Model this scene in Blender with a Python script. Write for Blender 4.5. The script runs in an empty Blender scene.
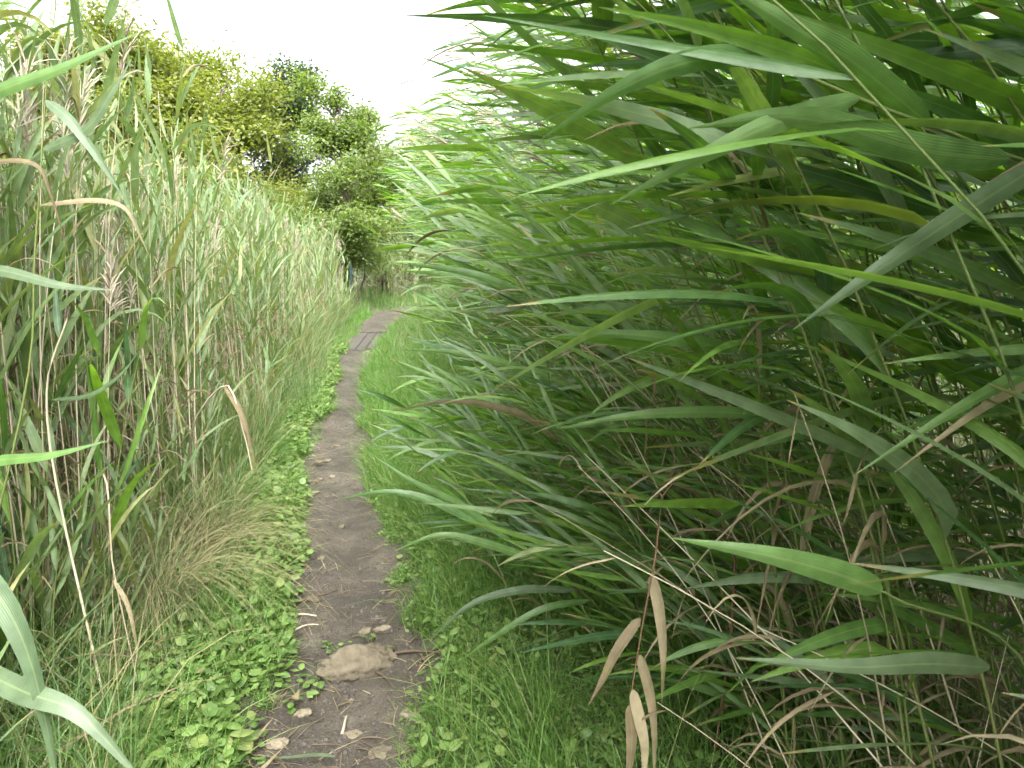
import bpy, math, random
import numpy as np
from mathutils import Vector, Matrix
from mathutils.bvhtree import BVHTree

R = math.radians
rng = np.random.default_rng(11)
random.seed(5)
sc = bpy.context.scene
COL = sc.collection

# ------------------------------------------------------------------ camera
CAM_H, PITCH, F = 1.6, R(10.3), 740.0
cam_d = bpy.data.cameras.new('camera'); cam = bpy.data.objects.new('camera', cam_d); COL.objects.link(cam)
cam.location = (0, 0, CAM_H); cam.rotation_euler = (R(90) - PITCH, 0, 0)
cam_d.sensor_width = 36; cam_d.lens = F * 36 / 1024; cam_d.clip_start = 0.02; cam_d.clip_end = 3000
cam_d.dof.use_dof = True; cam_d.dof.focus_distance = 2.4; cam_d.dof.aperture_fstop = 10
sc.camera = cam
SP, CP = math.sin(PITCH), math.cos(PITCH)

def P(px, py, Y):
    """world point seen at pixel (px,py) lying at ground distance Y"""
    a, b = (px - 512) / F, (384 - py) / F
    dx, dy, dz = a, CP + b * SP, -SP + b * CP
    k = Y / dy
    return np.array([dx * k, Y, CAM_H + dz * k])

def G(px, py):
    """ground point seen at pixel"""
    a, b = (px - 512) / F, (384 - py) / F
    dx, dy, dz = a, CP + b * SP, -SP + b * CP
    k = -CAM_H / dz
    return np.array([dx * k, dy * k])

def project(p):
    """(n,3) -> px, py, depth"""
    x, y, z = p[..., 0], p[..., 1], p[..., 2] - CAM_H
    dep = y * CP - z * SP
    up = y * SP + z * CP
    d = np.where(np.abs(dep) < 1e-4, 1e-4, dep)
    return 512 + F * x / d, 384 - F * up / d, dep

# ------------------------------------------------------------------ small maths
def norm(v):
    return v / (np.linalg.norm(v, axis=-1, keepdims=True) + 1e-9)

_tab = np.random.default_rng(3).random((256, 256))
def vnoise(x, y):
    xi, yi = np.floor(x).astype(int), np.floor(y).astype(int)
    fx, fy = x - xi, y - yi
    fx, fy = fx * fx * (3 - 2 * fx), fy * fy * (3 - 2 * fy)
    t = lambda i, j: _tab[i & 255, j & 255]
    return (t(xi, yi) * (1 - fx) + t(xi + 1, yi) * fx) * (1 - fy) + (t(xi, yi + 1) * (1 - fx) + t(xi + 1, yi + 1) * fx) * fy
def fbm(x, y, o=4):
    x, y = np.asarray(x, float), np.asarray(y, float)
    s = np.zeros(np.broadcast(x, y).shape); a = 0.5
    for k in range(o):
        s = s + a * (vnoise(x + 17.3 * k, y - 9.1 * k) - 0.5); x, y, a = x * 2.03, y * 2.03, a * 0.5
    return s

# ------------------------------------------------------------------ the path's plan
_pp = [(325, 900, 190), (328, 768, 165), (338, 700, 178), (348, 650, 155), (350, 600, 122), (347, 560, 112), (342, 520, 104), (338, 480, 92),
       (341, 440, 72), (347, 420, 52), (349, 400, 42), (350, 380, 38), (354, 360, 35), (362, 345, 33), (374, 330, 30), (383, 320, 36), (398, 312, 44)]
PY, PX, PW = [], [], []
for (cx, cy, w) in _pp:
    g = G(cx, cy); g2 = G(cx + w / 2, cy)
    PY.append(g[1]); PX.append(g[0]); PW.append(g2[0] - g[0])
PY = np.array([-3.0] + PY + [22, 26]); PX = np.array([PX[0] + 0.35] + PX + [PX[-1] + 1.6, PX[-1] + 6]); PW = np.array([0.3] + PW + [.6, .7])
path_x = lambda y: np.interp(y, PY, PX)
path_w = lambda y: np.interp(y, PY, PW) * (1 - .16 * np.clip((np.asarray(y) - 3.2) / 2, 0, 1) * np.clip((13 - np.asarray(y)) / 3, 0, 1))
# front edges of the two reed stands (where the stems leave the ground)
LEY = [-2, 1.0, 2.5, 4, 8, 12, 16, 19, 24]; LEX = [-1.25, -1.4, -1.55, -1.8, -2.65, -3.35, -3.75, -4.3, -5.2]
REY = [-2, 0.6, 1.4, 2.2, 4, 8, 12, 16, 18.5, 24]; REX = [1.1, 0.98, 0.85, 0.72, 0.55, 0.25, -0.3, -1.0, -1.35, .3]
left_edge = lambda y: np.interp(y, LEY, LEX)
right_edge = lambda y: np.interp(y, REY, REX)

def height(x, y):
    x, y = np.asarray(x, float), np.asarray(y, float)
    h = 0.10 * fbm(x * 0.7, y * 0.7, 3) + 0.05 * fbm(x * 3, y * 3, 3)
    d = np.abs(x - path_x(y)) / (path_w(y) + 0.15)
    h = h * np.clip(d, .35, 1) - 0.05 * np.exp(-d ** 2 * 1.6)
    h = h - 0.035 * np.exp(-d ** 2 * 1.2) * (1 / (1 + np.exp((y - 2.72 - 0.25 * (x - path_x(y))) * 22)))
    return h

# ------------------------------------------------------------------ materials
def new_mat(name):
    m = bpy.data.materials.new(name); m.use_nodes = True
    nt = m.node_tree; nt.nodes.clear()
    return m, nt, nt.nodes.new('ShaderNodeOutputMaterial')
def N(nt, t, **kw):
    n = nt.nodes.new(t)
    for k, v in kw.items(): setattr(n, k, v)
    return n
def math_n(nt, op, a, b=None, clamp=False):
    n = N(nt, 'ShaderNodeMath', operation=op, use_clamp=clamp)
    for i, v in enumerate((a, b)):
        if v is None: continue
        if isinstance(v, (int, float)): n.inputs[i].default_value = v
        else: nt.links.new(v, n.inputs[i])
    return n.outputs[0]
def ramp(nt, fac, stops, interp='LINEAR'):
    n = N(nt, 'ShaderNodeValToRGB'); cr = n.color_ramp; cr.interpolation = interp
    while len(cr.elements) < len(stops): cr.elements.new(0.5)
    for e, (p, c) in zip(cr.elements, stops): e.position = p; e.color = (*c, 1)
    nt.links.new(fac, n.inputs[0]); return n.outputs[0]
def mixc(nt, fac, a, b, mode='MIX'):
    n = N(nt, 'ShaderNodeMix', data_type='RGBA', blend_type=mode)
    if isinstance(fac, (int, float)): n.inputs[0].default_value = fac
    else: nt.links.new(fac, n.inputs[0])
    for i, v in ((6, a), (7, b)):
        if isinstance(v, tuple): n.inputs[i].default_value = (*v, 1)
        else: nt.links.new(v, n.inputs[i])
    return n.outputs[2]

def leaf_mat(name, stops, tip=(0.27, 0.21, 0.13), tip_amt=0.25, transl=0.42, rough=0.42, rib=0.5, spec=0.5, tcol=(1.25, 1.35, 0.5)):
    """blade material: 'var' picks the blade's colour, UV y runs along it (0..1), UV x across it"""
    m, nt, out = new_mat(name); L = nt.links
    at = N(nt, 'ShaderNodeAttribute', attribute_name='var')
    oi = N(nt, 'ShaderNodeObjectInfo')
    v = math_n(nt, 'FRACT', math_n(nt, 'ADD', at.outputs['Fac'], oi.outputs['Random']))
    v2 = math_n(nt, 'FRACT', math_n(nt, 'MULTIPLY', v, 7.31))
    base = ramp(nt, v, stops)
    uv = N(nt, 'ShaderNodeUVMap', uv_map='UVMap'); sx = N(nt, 'ShaderNodeSeparateXYZ'); L.new(uv.outputs[0], sx.inputs[0])
    # browned tip and blotches on some blades
    tc = N(nt, 'ShaderNodeTexCoord')
    nz = N(nt, 'ShaderNodeTexNoise'); nz.inputs['Scale'].default_value = 14; nz.inputs['Detail'].default_value = 3; L.new(tc.outputs['Object'], nz.inputs['Vector'])
    start = math_n(nt, 'SUBTRACT', 1.02, math_n(nt, 'MULTIPLY', math_n(nt, 'MULTIPLY', v2, v2), tip_amt * 2))
    t0 = math_n(nt, 'ADD', sx.outputs[1], math_n(nt, 'MULTIPLY', math_n(nt, 'SUBTRACT', nz.outputs[0], .5), 0.5))
    tf = math_n(nt, 'MULTIPLY', math_n(nt, 'SUBTRACT', t0, start), 6.0, True)
    yl = mixc(nt, math_n(nt, 'MULTIPLY', tf, 2.0, True), base, (0.20, 0.21, 0.045))
    c = mixc(nt, tf, yl, tip)
    # small-scale tone change along the blade
    nz2 = N(nt, 'ShaderNodeTexNoise'); nz2.inputs['Scale'].default_value = 30; nz2.inputs['Detail'].default_value = 2; L.new(tc.outputs['Object'], nz2.inputs['Vector'])
    c = mixc(nt, 1.0, c, ramp(nt, nz2.outputs[0], [(0.25, (.72, .74, .7)), (0.75, (1.2, 1.18, 1.2))]), 'MULTIPLY')
    # veins and pale midrib
    vein = math_n(nt, 'SINE', math_n(nt, 'MULTIPLY', sx.outputs[0], 75.0))
    mid = math_n(nt, 'LESS_THAN', math_n(nt, 'ABSOLUTE', math_n(nt, 'SUBTRACT', sx.outputs[0], .5)), 0.045)
    c = mixc(nt, math_n(nt, 'MULTIPLY', mid, rib), c, mixc(nt, .5, c, (0.30, 0.36, 0.16)))
    c = mixc(nt, math_n(nt, 'MULTIPLY', math_n(nt, 'ADD', vein, 1.0), 0.10), c, mixc(nt, .5, c, (0.02, 0.04, 0.01)))
    bp = N(nt, 'ShaderNodeBump'); bp.inputs['Strength'].default_value = 0.22; bp.inputs['Distance'].default_value = 0.0015
    L.new(math_n(nt, 'ADD', vein, math_n(nt, 'MULTIPLY', nz2.outputs[0], 2.5)), bp.inputs['Height'])
    pr = N(nt, 'ShaderNodeBsdfPrincipled'); L.new(c, pr.inputs['Base Color']); L.new(bp.outputs[0], pr.inputs['Normal'])
    rv = math_n(nt, 'ADD', rough - 0.08, math_n(nt, 'MULTIPLY', v2, 0.2)); L.new(rv, pr.inputs['Roughness'])
    pr.inputs['Specular IOR Level'].default_value = spec
    tr = N(nt, 'ShaderNodeBsdfTranslucent'); L.new(mixc(nt, 1.0, c, tcol, 'MULTIPLY'), tr.inputs['Color']); L.new(bp.outputs[0], tr.inputs['Normal'])
    mx = N(nt, 'ShaderNodeMixShader'); mx.inputs[0].default_value = transl
    L.new(pr.outputs[0], mx.inputs[1]); L.new(tr.outputs[0], mx.inputs[2]); L.new(mx.outputs[0], out.inputs[0])
    return m

def plain_mat(name, stops, scale=6, rough=0.85, bump=0.3, dist=0.01, stretch=(1, 1, 1), objrand=True, detail=6):
    m, nt, out = new_mat(name); L = nt.links
    tc = N(nt, 'ShaderNodeTexCoord'); mp = N(nt, 'ShaderNodeMapping'); mp.inputs['Scale'].default_value = stretch; L.new(tc.outputs['Object'], mp.inputs[0])
    nz = N(nt, 'ShaderNodeTexNoise'); nz.inputs['Scale'].default_value = scale; nz.inputs['Detail'].default_value = detail; L.new(mp.outputs[0], nz.inputs['Vector'])
    f = nz.outputs[0]
    if objrand:
        oi = N(nt, 'ShaderNodeObjectInfo'); at = N(nt, 'ShaderNodeAttribute', attribute_name='var')
        v = math_n(nt, 'FRACT', math_n(nt, 'ADD', at.outputs['Fac'], oi.outputs['Random']))
        f = math_n(nt, 'ADD', math_n(nt, 'MULTIPLY', f, 0.6), math_n(nt, 'MULTIPLY', v, 0.45), True)
    c = ramp(nt, f, stops)
    bp = N(nt, 'ShaderNodeBump'); bp.inputs['Strength'].default_value = bump; bp.inputs['Distance'].default_value = dist; L.new(nz.outputs[0], bp.inputs['Height'])
    pr = N(nt, 'ShaderNodeBsdfPrincipled'); L.new(c, pr.inputs['Base Color']); L.new(bp.outputs[0], pr.inputs['Normal']); pr.inputs['Roughness'].default_value = rough
    pr.inputs['Specular IOR Level'].default_value = 0.3
    L.new(pr.outputs[0], out.inputs[0])
    return m

M = {}
M['leaf_r'] = leaf_mat('reed_leaf_fresh', [(0, (.052, .112, .050)), (.2, (.080, .162, .056)), (.45, (.122, .235, .050)), (.65, (.160, .275, .058)), (.82, (.130, .200, .100)), (.95, (.175, .240, .150)), (1, (.22, .26, .06))], tip_amt=.12, rough=.33, spec=.6, transl=.46, tcol=(1.35, 1.55, .32))
M['leaf_w'] = leaf_mat('reed_leaf_broad', [(0, (.090, .170, .060)), (.3, (.125, .225, .058)), (.6, (.160, .265, .062)), (.8, (.150, .225, .115)), (1, (.19, .255, .160))], tip_amt=.14, rough=.32, spec=.6, transl=.44, tcol=(1.3, 1.5, .34))
M['leaf_fg'] = leaf_mat('reed_leaf_clean', [(0, (.095, .185, .060)), (.5, (.115, .215, .060)), (1, (.135, .23, .08))], tip_amt=.03, rough=.34, spec=.65, transl=.36, tcol=(1.2, 1.45, .42))
M['leaf_fp'] = leaf_mat('reed_leaf_clean_pale', [(0, (.095, .150, .075)), (.5, (.105, .160, .085)), (1, (.12, .17, .095))], tip_amt=.03, rough=.42, spec=.6)
M['leaf_l'] = leaf_mat('reed_leaf_pale', [(0, (.125, .190, .095)), (.35, (.160, .240, .100)), (.65, (.195, .270, .140)), (.9, (.21, .26, .10)), (1, (.29, .28, .12))], tip_amt=.16, rough=.5)
M['leaf_dead'] = leaf_mat('reed_leaf_withered', [(0, (.13, .100, .058)), (.4, (.22, .175, .105)), (.75, (.34, .285, .185)), (1, (.17, .13, .08))], tip=(.20, .15, .10), rib=.25, rough=.65, transl=.25, tcol=(1, .93, .82), spec=.25)
M['stem_g'] = plain_mat('reed_stem_green', [(.15, (.07, .10, .03)), (.5, (.11, .15, .045)), (.85, (.16, .17, .06))], scale=9, stretch=(1, 1, .5), rough=.5, bump=.1)
M['stem_d'] = plain_mat('reed_stem_dry', [(.12, (.20, .158, .112)), (.4, (.34, .285, .205)), (.7, (.47, .41, .305)), (.95, (.55, .49, .375))], scale=7, stretch=(1, 1, .6), rough=.7, bump=.1)
M['stem_brown'] = plain_mat('stem_brown', [(.2, (.10, .055, .03)), (.8, (.21, .125, .07))], scale=9, rough=.7, bump=.1)
M['panicle'] = plain_mat('reed_plume', [(.2, (.20, .17, .13)), (.6, (.33, .29, .22)), (.9, (.45, .40, .31))], scale=20, rough=.9)
M['grass'] = leaf_mat('grass_blade', [(0, (.080, .175, .034)), (.4, (.120, .245, .044)), (.8, (.165, .295, .058)), (1, (.22, .27, .09))], tip_amt=.1, rough=.5, rib=0)
M['tallgrass'] = leaf_mat('tall_grass_blade', [(0, (.095, .165, .06)), (.5, (.14, .225, .08)), (.8, (.19, .26, .11)), (1, (.30, .28, .14))], tip_amt=.35, rough=.5, rib=0)
M['weed'] = leaf_mat('weed_leaf', [(0, (.085, .155, .035)), (.5, (.135, .235, .055)), (.85, (.19, .30, .08)), (1, (.23, .28, .09))], tip_amt=.12, rough=.45, rib=.4)
M['straw'] = leaf_mat('dry_grass_blade', [(0, (.15, .145, .065)), (.5, (.205, .195, .09)), (1, (.28, .255, .145))], rib=0, transl=.25, tcol=(1, 1, .8), rough=.7)
M['bark'] = plain_mat('bark', [(.3, (.05, .04, .03)), (.7, (.15, .12, .095))], scale=12, stretch=(1, 1, .3), bump=.8, dist=.02, objrand=False)
M['twig'] = plain_mat('twig_bark', [(.2, (.05, .036, .026)), (.55, (.11, .08, .056)), (.9, (.20, .155, .105))], scale=25, rough=.8)
M['stone'] = plain_mat('stone', [(.25, (.045, .037, .028)), (.46, (.105, .088, .060)), (.8, (.20, .172, .12))], scale=22, rough=.92, bump=1.0, dist=.02, detail=9)
M['wood'] = plain_mat('weathered_wood', [(.2, (.035, .030, .026)), (.8, (.068, .060, .052))], scale=5, stretch=(8, .6, 8), rough=.85, bump=.5)
M['post'] = plain_mat('dark_green_paint', [(.3, (.012, .028, .028)), (.7, (.022, .045, .043))], scale=8, rough=.5, objrand=False, bump=.1)

def tree_leaf(name, stops, transl=.52): return leaf_mat(name, stops, tip_amt=.05, transl=transl, rough=.5, rib=0)
M['tree_yellow'] = tree_leaf('tree_leaf_yellow_green', [(0, (.13, .17, .04)), (.5, (.20, .23, .055)), (1, (.27, .28, .075))])
M['tree_dark'] = tree_leaf('tree_leaf_dark', [(0, (.035, .065, .030)), (.5, (.05, .09, .035)), (1, (.075, .12, .045))])
M['tree_mid'] = tree_leaf('tree_leaf_mid', [(0, (.09, .15, .045)), (.5, (.135, .20, .055)), (1, (.19, .24, .07))])
M['tree_grey'] = tree_leaf('tree_leaf_grey_green', [(0, (.07, .10, .05)), (.5, (.11, .145, .065)), (1, (.16, .19, .08))])

def soil_mat(name, grassy):
    m, nt, out = new_mat(name); L = nt.links
    tc = N(nt, 'ShaderNodeTexCoord')
    def nz(s, d=6, r=.6):
        n = N(nt, 'ShaderNodeTexNoise'); n.inputs['Scale'].default_value = s; n.inputs['Detail'].default_value = d; n.inputs['Roughness'].default_value = r
        L.new(tc.outputs['Object'], n.inputs['Vector']); return n.outputs[0]
    a, b, f = nz(2.2), nz(13), nz(90, 4, .7)
    c = ramp(nt, a, [(.3, (.038, .033, .026)), (.5, (.062, .054, .043)), (.7, (.096, .084, .067))])
    c = mixc(nt, 1.0, c, ramp(nt, b, [(.3, (.7, .68, .66)), (.7, (1.25, 1.25, 1.25))]), 'MULTIPLY')
    c = mixc(nt, 1.0, c, ramp(nt, f, [(.3, (.75, .75, .75)), (.72, (1.3, 1.27, 1.2))]), 'MULTIPLY')
    vo = N(nt, 'ShaderNodeTexVoronoi'); vo.inputs['Scale'].default_value = 55; L.new(tc.outputs['Object'], vo.inputs['Vector'])
    grit = math_n(nt, 'LESS_THAN', vo.outputs['Distance'], 0.17)
    grit = math_n(nt, 'MULTIPLY', grit, math_n(nt, 'GREATER_THAN', b, .52))
    c = mixc(nt, math_n(nt, 'MULTIPLY', grit, .7), c, (.23, .19, .14))
    if grassy:
        g = ramp(nt, b, [(.3, (.035, .07, .015)), (.7, (.08, .13, .03))])
        c = mixc(nt, math_n(nt, 'MULTIPLY', math_n(nt, 'SUBTRACT', f, .3), 2.0, True), c, g)
    bp = N(nt, 'ShaderNodeBump'); bp.inputs['Strength'].default_value = 1.0; bp.inputs['Distance'].default_value = .025
    hh = math_n(nt, 'ADD', math_n(nt, 'MULTIPLY', b, 1.0), math_n(nt, 'MULTIPLY', f, .45)); L.new(math_n(nt, 'ADD', hh, math_n(nt, 'MULTIPLY', grit, .1)), bp.inputs['Height'])
    pr = N(nt, 'ShaderNodeBsdfPrincipled'); L.new(c, pr.inputs['Base Color']); L.new(bp.outputs[0], pr.inputs['Normal'])
    L.new(ramp(nt, a, [(.35, (.62,) * 3), (.65, (.9,) * 3)]), pr.inputs['Roughness']); pr.inputs['Specular IOR Level'].default_value = .35
    L.new(pr.outputs[0], out.inputs[0])
    return m
M['soil'] = soil_mat('trodden_soil', False)
M['crumb'] = plain_mat('earth_crumb', [(.2, (.04, .033, .029)), (.6, (.075, .063, .056)), (1, (.15, .13, .105))], scale=40, rough=.95)
M['ground'] = soil_mat('overgrown_soil', True)

# ------------------------------------------------------------------ mesh assembly
class Buf:
    """numpy mesh buffer: quads with UV, a per-vertex 'var' value and a material slot"""
    def __init__(s): s.V, s.Fc, s.UV, s.A, s.Mi, s.n = [], [], [], [], [], 0
    def add(s, v, f, uv, a, mi=0):
        s.V.append(v); s.Fc.append(f + s.n); s.UV.append(uv); s.A.append(a); s.Mi.append(np.full(len(f), mi)); s.n += len(v)
    def arrays(s):
        return (np.concatenate(s.V), np.concatenate(s.Fc), np.concatenate(s.UV), np.concatenate(s.A), np.concatenate(s.Mi))
    def mesh(s, name, mats, smooth=True): return make_mesh(name, s.arrays(), mats, smooth)

def make_mesh(name, arr, mats, smooth=True):
    v, f, uv, a, mi = arr
    me = bpy.data.meshes.new(name)
    me.vertices.add(len(v)); me.vertices.foreach_set('co', v.astype(np.float32).ravel())
    nf = len(f); me.loops.add(nf * 4); me.polygons.add(nf)
    me.polygons.foreach_set('loop_start', np.arange(0, nf * 4, 4, dtype=np.int32))
    me.loops.foreach_set('vertex_index', f.astype(np.int32).ravel())
    me.polygons.foreach_set('material_index', mi.astype(np.int32))
    if smooth: me.polygons.foreach_set('use_smooth', np.ones(nf, dtype=bool))
    for m in mats: me.materials.append(m)
    me.update(calc_edges=True)
    ul = me.uv_layers.new(name='UVMap'); ul.data.foreach_set('uv', uv[f.ravel()].astype(np.float32).ravel())
    at = me.attributes.new('var', 'FLOAT', 'POINT'); at.data.foreach_set('value', a.astype(np.float32))
    return me

def link(name, me, parent=None, **props):
    o = bpy.data.objects.new(name, me); COL.objects.link(o)
    if parent is not None: o.parent = parent
    for k, v in props.items(): o[k] = v
    return o

def ribbons(C, S, W, var, fold=0.0, cols=3):
    """C (n,K,3) centre lines, S (n,K,3) unit side vectors, W (n,K) widths"""
    n, K, _ = C.shape
    T = norm(np.gradient(C, axis=1)); Nn = np.cross(T, S)
    off = np.linspace(-.5, .5, cols)
    v = C[:, :, None, :] + S[:, :, None, :] * (W[:, :, None] * off)[..., None] + Nn[:, :, None, :] * (W[:, :, None] * np.abs(off) * fold)[..., None]
    t = np.broadcast_to(np.linspace(0, 1, K)[None, :, None], (n, K, cols)); u = np.broadcast_to((off + .5)[None, None, :], (n, K, cols))
    uv = np.stack([u, t], -1).reshape(-1, 2)
    i = (np.arange(n) * K * cols)[:, None, None] + (np.arange(K - 1) * cols)[None, :, None] + np.arange(cols - 1)[None, None, :]
    f = np.stack([i, i + 1, i + 1 + cols, i + cols], -1).reshape(-1, 4)
    a = np.broadcast_to(np.asarray(var)[:, None, None], (n, K, cols)).reshape(-1)
    return v.reshape(-1, 3), f, uv, a

def tubes(C, Rad, var, sides=5):
    n, K, _ = C.shape
    T = norm(np.gradient(C, axis=1))
    ref = np.where(np.abs(T[..., 2:3]) > .9, np.array([1., 0, 0]), np.array([0, 0, 1.]))
    A = norm(np.cross(T, ref)); B = np.cross(T, A)
    an = np.arange(sides) * 2 * np.pi / sides
    v = C[:, :, None] + Rad[:, :, None, None] * (A[:, :, None] * np.cos(an)[:, None] + B[:, :, None] * np.sin(an)[:, None])
    t = np.broadcast_to(np.linspace(0, 1, K)[None, :, None], (n, K, sides)); u = np.broadcast_to((an / 6.283)[None, None], (n, K, sides))
    uv = np.stack([u, t], -1).reshape(-1, 2)
    s = np.arange(sides); s2 = (s + 1) % sides
    i = (np.arange(n) * K * sides)[:, None, None] + (np.arange(K - 1) * sides)[None, :, None]
    f = np.stack([i + s, i + s2, i + s2 + sides, i + s + sides], -1).reshape(-1, 4)
    a = np.broadcast_to(np.asarray(var)[:, None, None], (n, K, sides)).reshape(-1)
    return v.reshape(-1, 3), f, uv, a

def grow(b, d0, length, K, pull, droop, power=1.0):
    """curves from b along d0 bending toward pull (n,3) and down by droop (n,)"""
    n = len(b); t = np.linspace(0, 1, K)
    D = d0[:, None, :] + pull[:, None, :] * (t ** power)[None, :, None] + np.array([0, 0, -1.])[None, None, :] * (droop[:, None] * t ** 1.5)[..., None]
    D = norm(D); st = (length / (K - 1))[:, None, None]
    C = np.concatenate([np.zeros((n, 1, 3)), np.cumsum((D[:, :-1] + D[:, 1:]) * .5 * st, axis=1)], axis=1) + b[:, None, :]
    return C, D

def sides_of(D, roll):
    """side vectors for blades whose face looks mostly upward, rolled by (n,K)"""
    up = np.array([0, 0, 1.])
    s = np.cross(D, up); l = np.linalg.norm(s, axis=-1, keepdims=True)
    s = norm(np.where(l < .15, np.array([1., 0, 0]) * .15 + s, s))
    nn = np.cross(s, D)
    return norm(s * np.cos(roll)[..., None] + nn * np.sin(roll)[..., None])

def reed_width(K):
    t = np.linspace(0, 1, K)
    w = (np.clip(t + .02, 0, 1) ** .36) * np.clip(1 - t, 0, 1) ** .95
    w = w / w.max(); w[0] = .22; w[-1] = .03
    return w

# ------------------------------------------------------------------ reed patterns
# a pattern is a list of (part name, arrays, material)
def reed_pattern(r, L, az, th0, th1, pw, nl, leafL, leafW, wind, windamt, droop, lmat, smat, dead_n=2, first=.2, plume=False, srad=.0036, K=9, dead_frac=0.0, upright=.75):
    KS = 12; t = np.linspace(0, 1, KS)
    th = th0 + th1 * t ** pw
    wob = az + .12 * np.sin(t * 5 + r.random() * 6)
    D = np.stack([np.sin(th) * np.cos(wob), np.sin(th) * np.sin(wob), np.cos(th)], -1)
    C = np.concatenate([np.zeros((1, 3)), np.cumsum((D[:-1] + D[1:]) * .5 * L / (KS - 1), axis=0)])
    C[0, 2] -= .04
    parts = []
    rad = srad * (1 - .72 * t)
    v, f, uv, a = tubes(C[None], rad[None], [r.random()], 6)
    parts.append(('stem', (v, f, uv, a, np.zeros(len(f))), smat))
    hs = np.linspace(first, .97, nl) + r.normal(0, .012, nl); hs = np.clip(hs, .05, .985)
    perp = np.cross(D.mean(0), np.array([0.2, .9, .3])); perp = norm(perp)
    rank = r.random() * 6.28
    for i, h in enumerate(hs):
        b = np.array([np.interp(h, t, C[:, k]) for k in range(3)]); d = norm(np.array([np.interp(h, t, D[:, k]) for k in range(3)]))
        q = rank + i * np.pi + r.normal(0, .55)
        e1 = norm(np.cross(d, np.array([.3, .2, .9]) if abs(d[2]) < .8 else np.array([1., .1, 0]))); e2 = np.cross(d, e1)
        lat = e1 * np.cos(q) + e2 * np.sin(q)
        d0 = norm(d * upright + lat * (.55 + .3 * r.random()) * (.62 if windamt > .8 else 1))
        prof = .62 + .38 * math.sin(np.pi * min(1, (h - first) / (1 - first) * .9 + .12))
        ln = leafL * prof * r.uniform(.8, 1.15); wd = leafW * (.6 + .4 * prof) * r.uniform(.75, 1.15)
        dead = i < dead_n or r.random() < dead_frac
        pull = wind * windamt * r.uniform(.7, 1.3) + r.normal(0, .16, 3) * (1 + windamt * np.array([.3, 1.0, 1.2])); dr = droop * r.uniform(.3, 1.6)
        if dead:
            dr = r.uniform(1.0, 2.8); pull = pull * .5; wd *= .5; ln *= .85
        if not dead and r.random() < .07: dr += 1.0
        Cc, Dd = grow(b[None], d0[None], np.array([ln]), K, pull[None], np.array([dr]), .8 - .35 * min(windamt, 1))
        roll = r.normal(0, .5) + np.linspace(0, r.normal(0, .9 if not dead else 2.0), K)
        S = sides_of(Dd, roll[None])
        v, f, uv, a = ribbons(Cc, S, (reed_width(K) * wd)[None], [r.random()], fold=r.uniform(.12, .5) if not dead else .7)
        parts.append(('leaf', (v, f, uv, a, np.zeros(len(f))), 'leaf_dead' if dead else lmat))
    if plume:
        n = 46; b = C[-1] + (C[-1] - C[-2]) * np.linspace(-1.0, .35, n)[:, None]
        d0 = norm(D[-1] + r.normal(0, .35, (n, 3))); pull = np.tile(wind * .6 * (windamt > .3) + np.array([.1, 0, -.1]), (n, 1))
        Cc, Dd = grow(b, d0, r.uniform(.05, .14, n), 4, pull, r.uniform(.2, .9, n))
        S = sides_of(Dd, np.tile(r.uniform(0, 3, n)[:, None], (1, 4)))
        W = np.array([.4, 1, .9, .15]) * r.uniform(.003, .006, n)[:, None]
        v, f, uv, a = ribbons(Cc, S, W, r.random(n), cols=2)
        parts.append(('plume', (v, f, uv, a, np.zeros(len(f))), 'panicle'))
    return parts

r1 = np.random.default_rng(21)
WIND = norm(np.array([-1., -.12, .06]))
WIND_T = norm(np.array([-1., -.12, -.30]))
PAT = {}
def az_left(s=.22): return np.pi + r1.normal(0, s)
PAT['tall'] = [reed_pattern(r1, r1.uniform(2.75, 3.3), az_left(), R(r1.uniform(6, 20)), R(r1.uniform(34, 62)), r1.uniform(1.1, 1.9), int(r1.integers(15, 20)), r1.uniform(.42, .57), r1.uniform(.023, .033),
               WIND_T, 1.5, .07, 'leaf_r', 'stem_g', dead_n=2, first=.15, plume=(k % 5 == 4), dead_frac=.03, upright=.7) for k in range(16)]
PAT['tallw'] = [reed_pattern(r1, r1.uniform(2.2, 3.1), az_left(.3), R(r1.uniform(8, 22)), R(r1.uniform(34, 60)), r1.uniform(1.0, 1.6), int(r1.integers(14, 18)), r1.uniform(.46, .60), r1.uniform(.034, .044),
               WIND_T, 1.5, .06, 'leaf_w', 'stem_g', dead_n=2, first=.2, dead_frac=.05, upright=.75) for k in range(9)]
PAT['short'] = [reed_pattern(r1, r1.uniform(.9, 1.7), az_left(.4), R(r1.uniform(10, 30)), R(r1.uniform(30, 60)), 1.1, int(r1.integers(8, 12)), r1.uniform(.34, .48), r1.uniform(.024, .034),
               WIND, 1.3, .16, 'leaf_r', 'stem_g', dead_n=1, first=.22, dead_frac=.06) for k in range(9)]
PAT['pale'] = [reed_pattern(r1, r1.uniform(1.75, 2.45), r1.uniform(0, 6.28), R(r1.uniform(0, 5)), R(r1.uniform(2, 14)), 1.4, int(r1.integers(10, 14)), r1.uniform(.34, .50), r1.uniform(.022, .034),
               WIND, .10, .46, 'leaf_l', 'stem_g', dead_n=2, first=.24, plume=(k % 9 == 8), dead_frac=.06, upright=1.5) for k in range(13)]
PAT['shoot'] = [reed_pattern(r1, r1.uniform(.55, 1.1), r1.uniform(0, 6.28), R(r1.uniform(0, 8)), R(r1.uniform(2, 20)), 1.2, int(r1.integers(6, 9)), r1.uniform(.3, .42), r1.uniform(.014, .024),
               WIND, .15, .4, 'leaf_l', 'stem_g', dead_n=0, first=.12, dead_frac=.05, upright=1.3) for k in range(8)]
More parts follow.
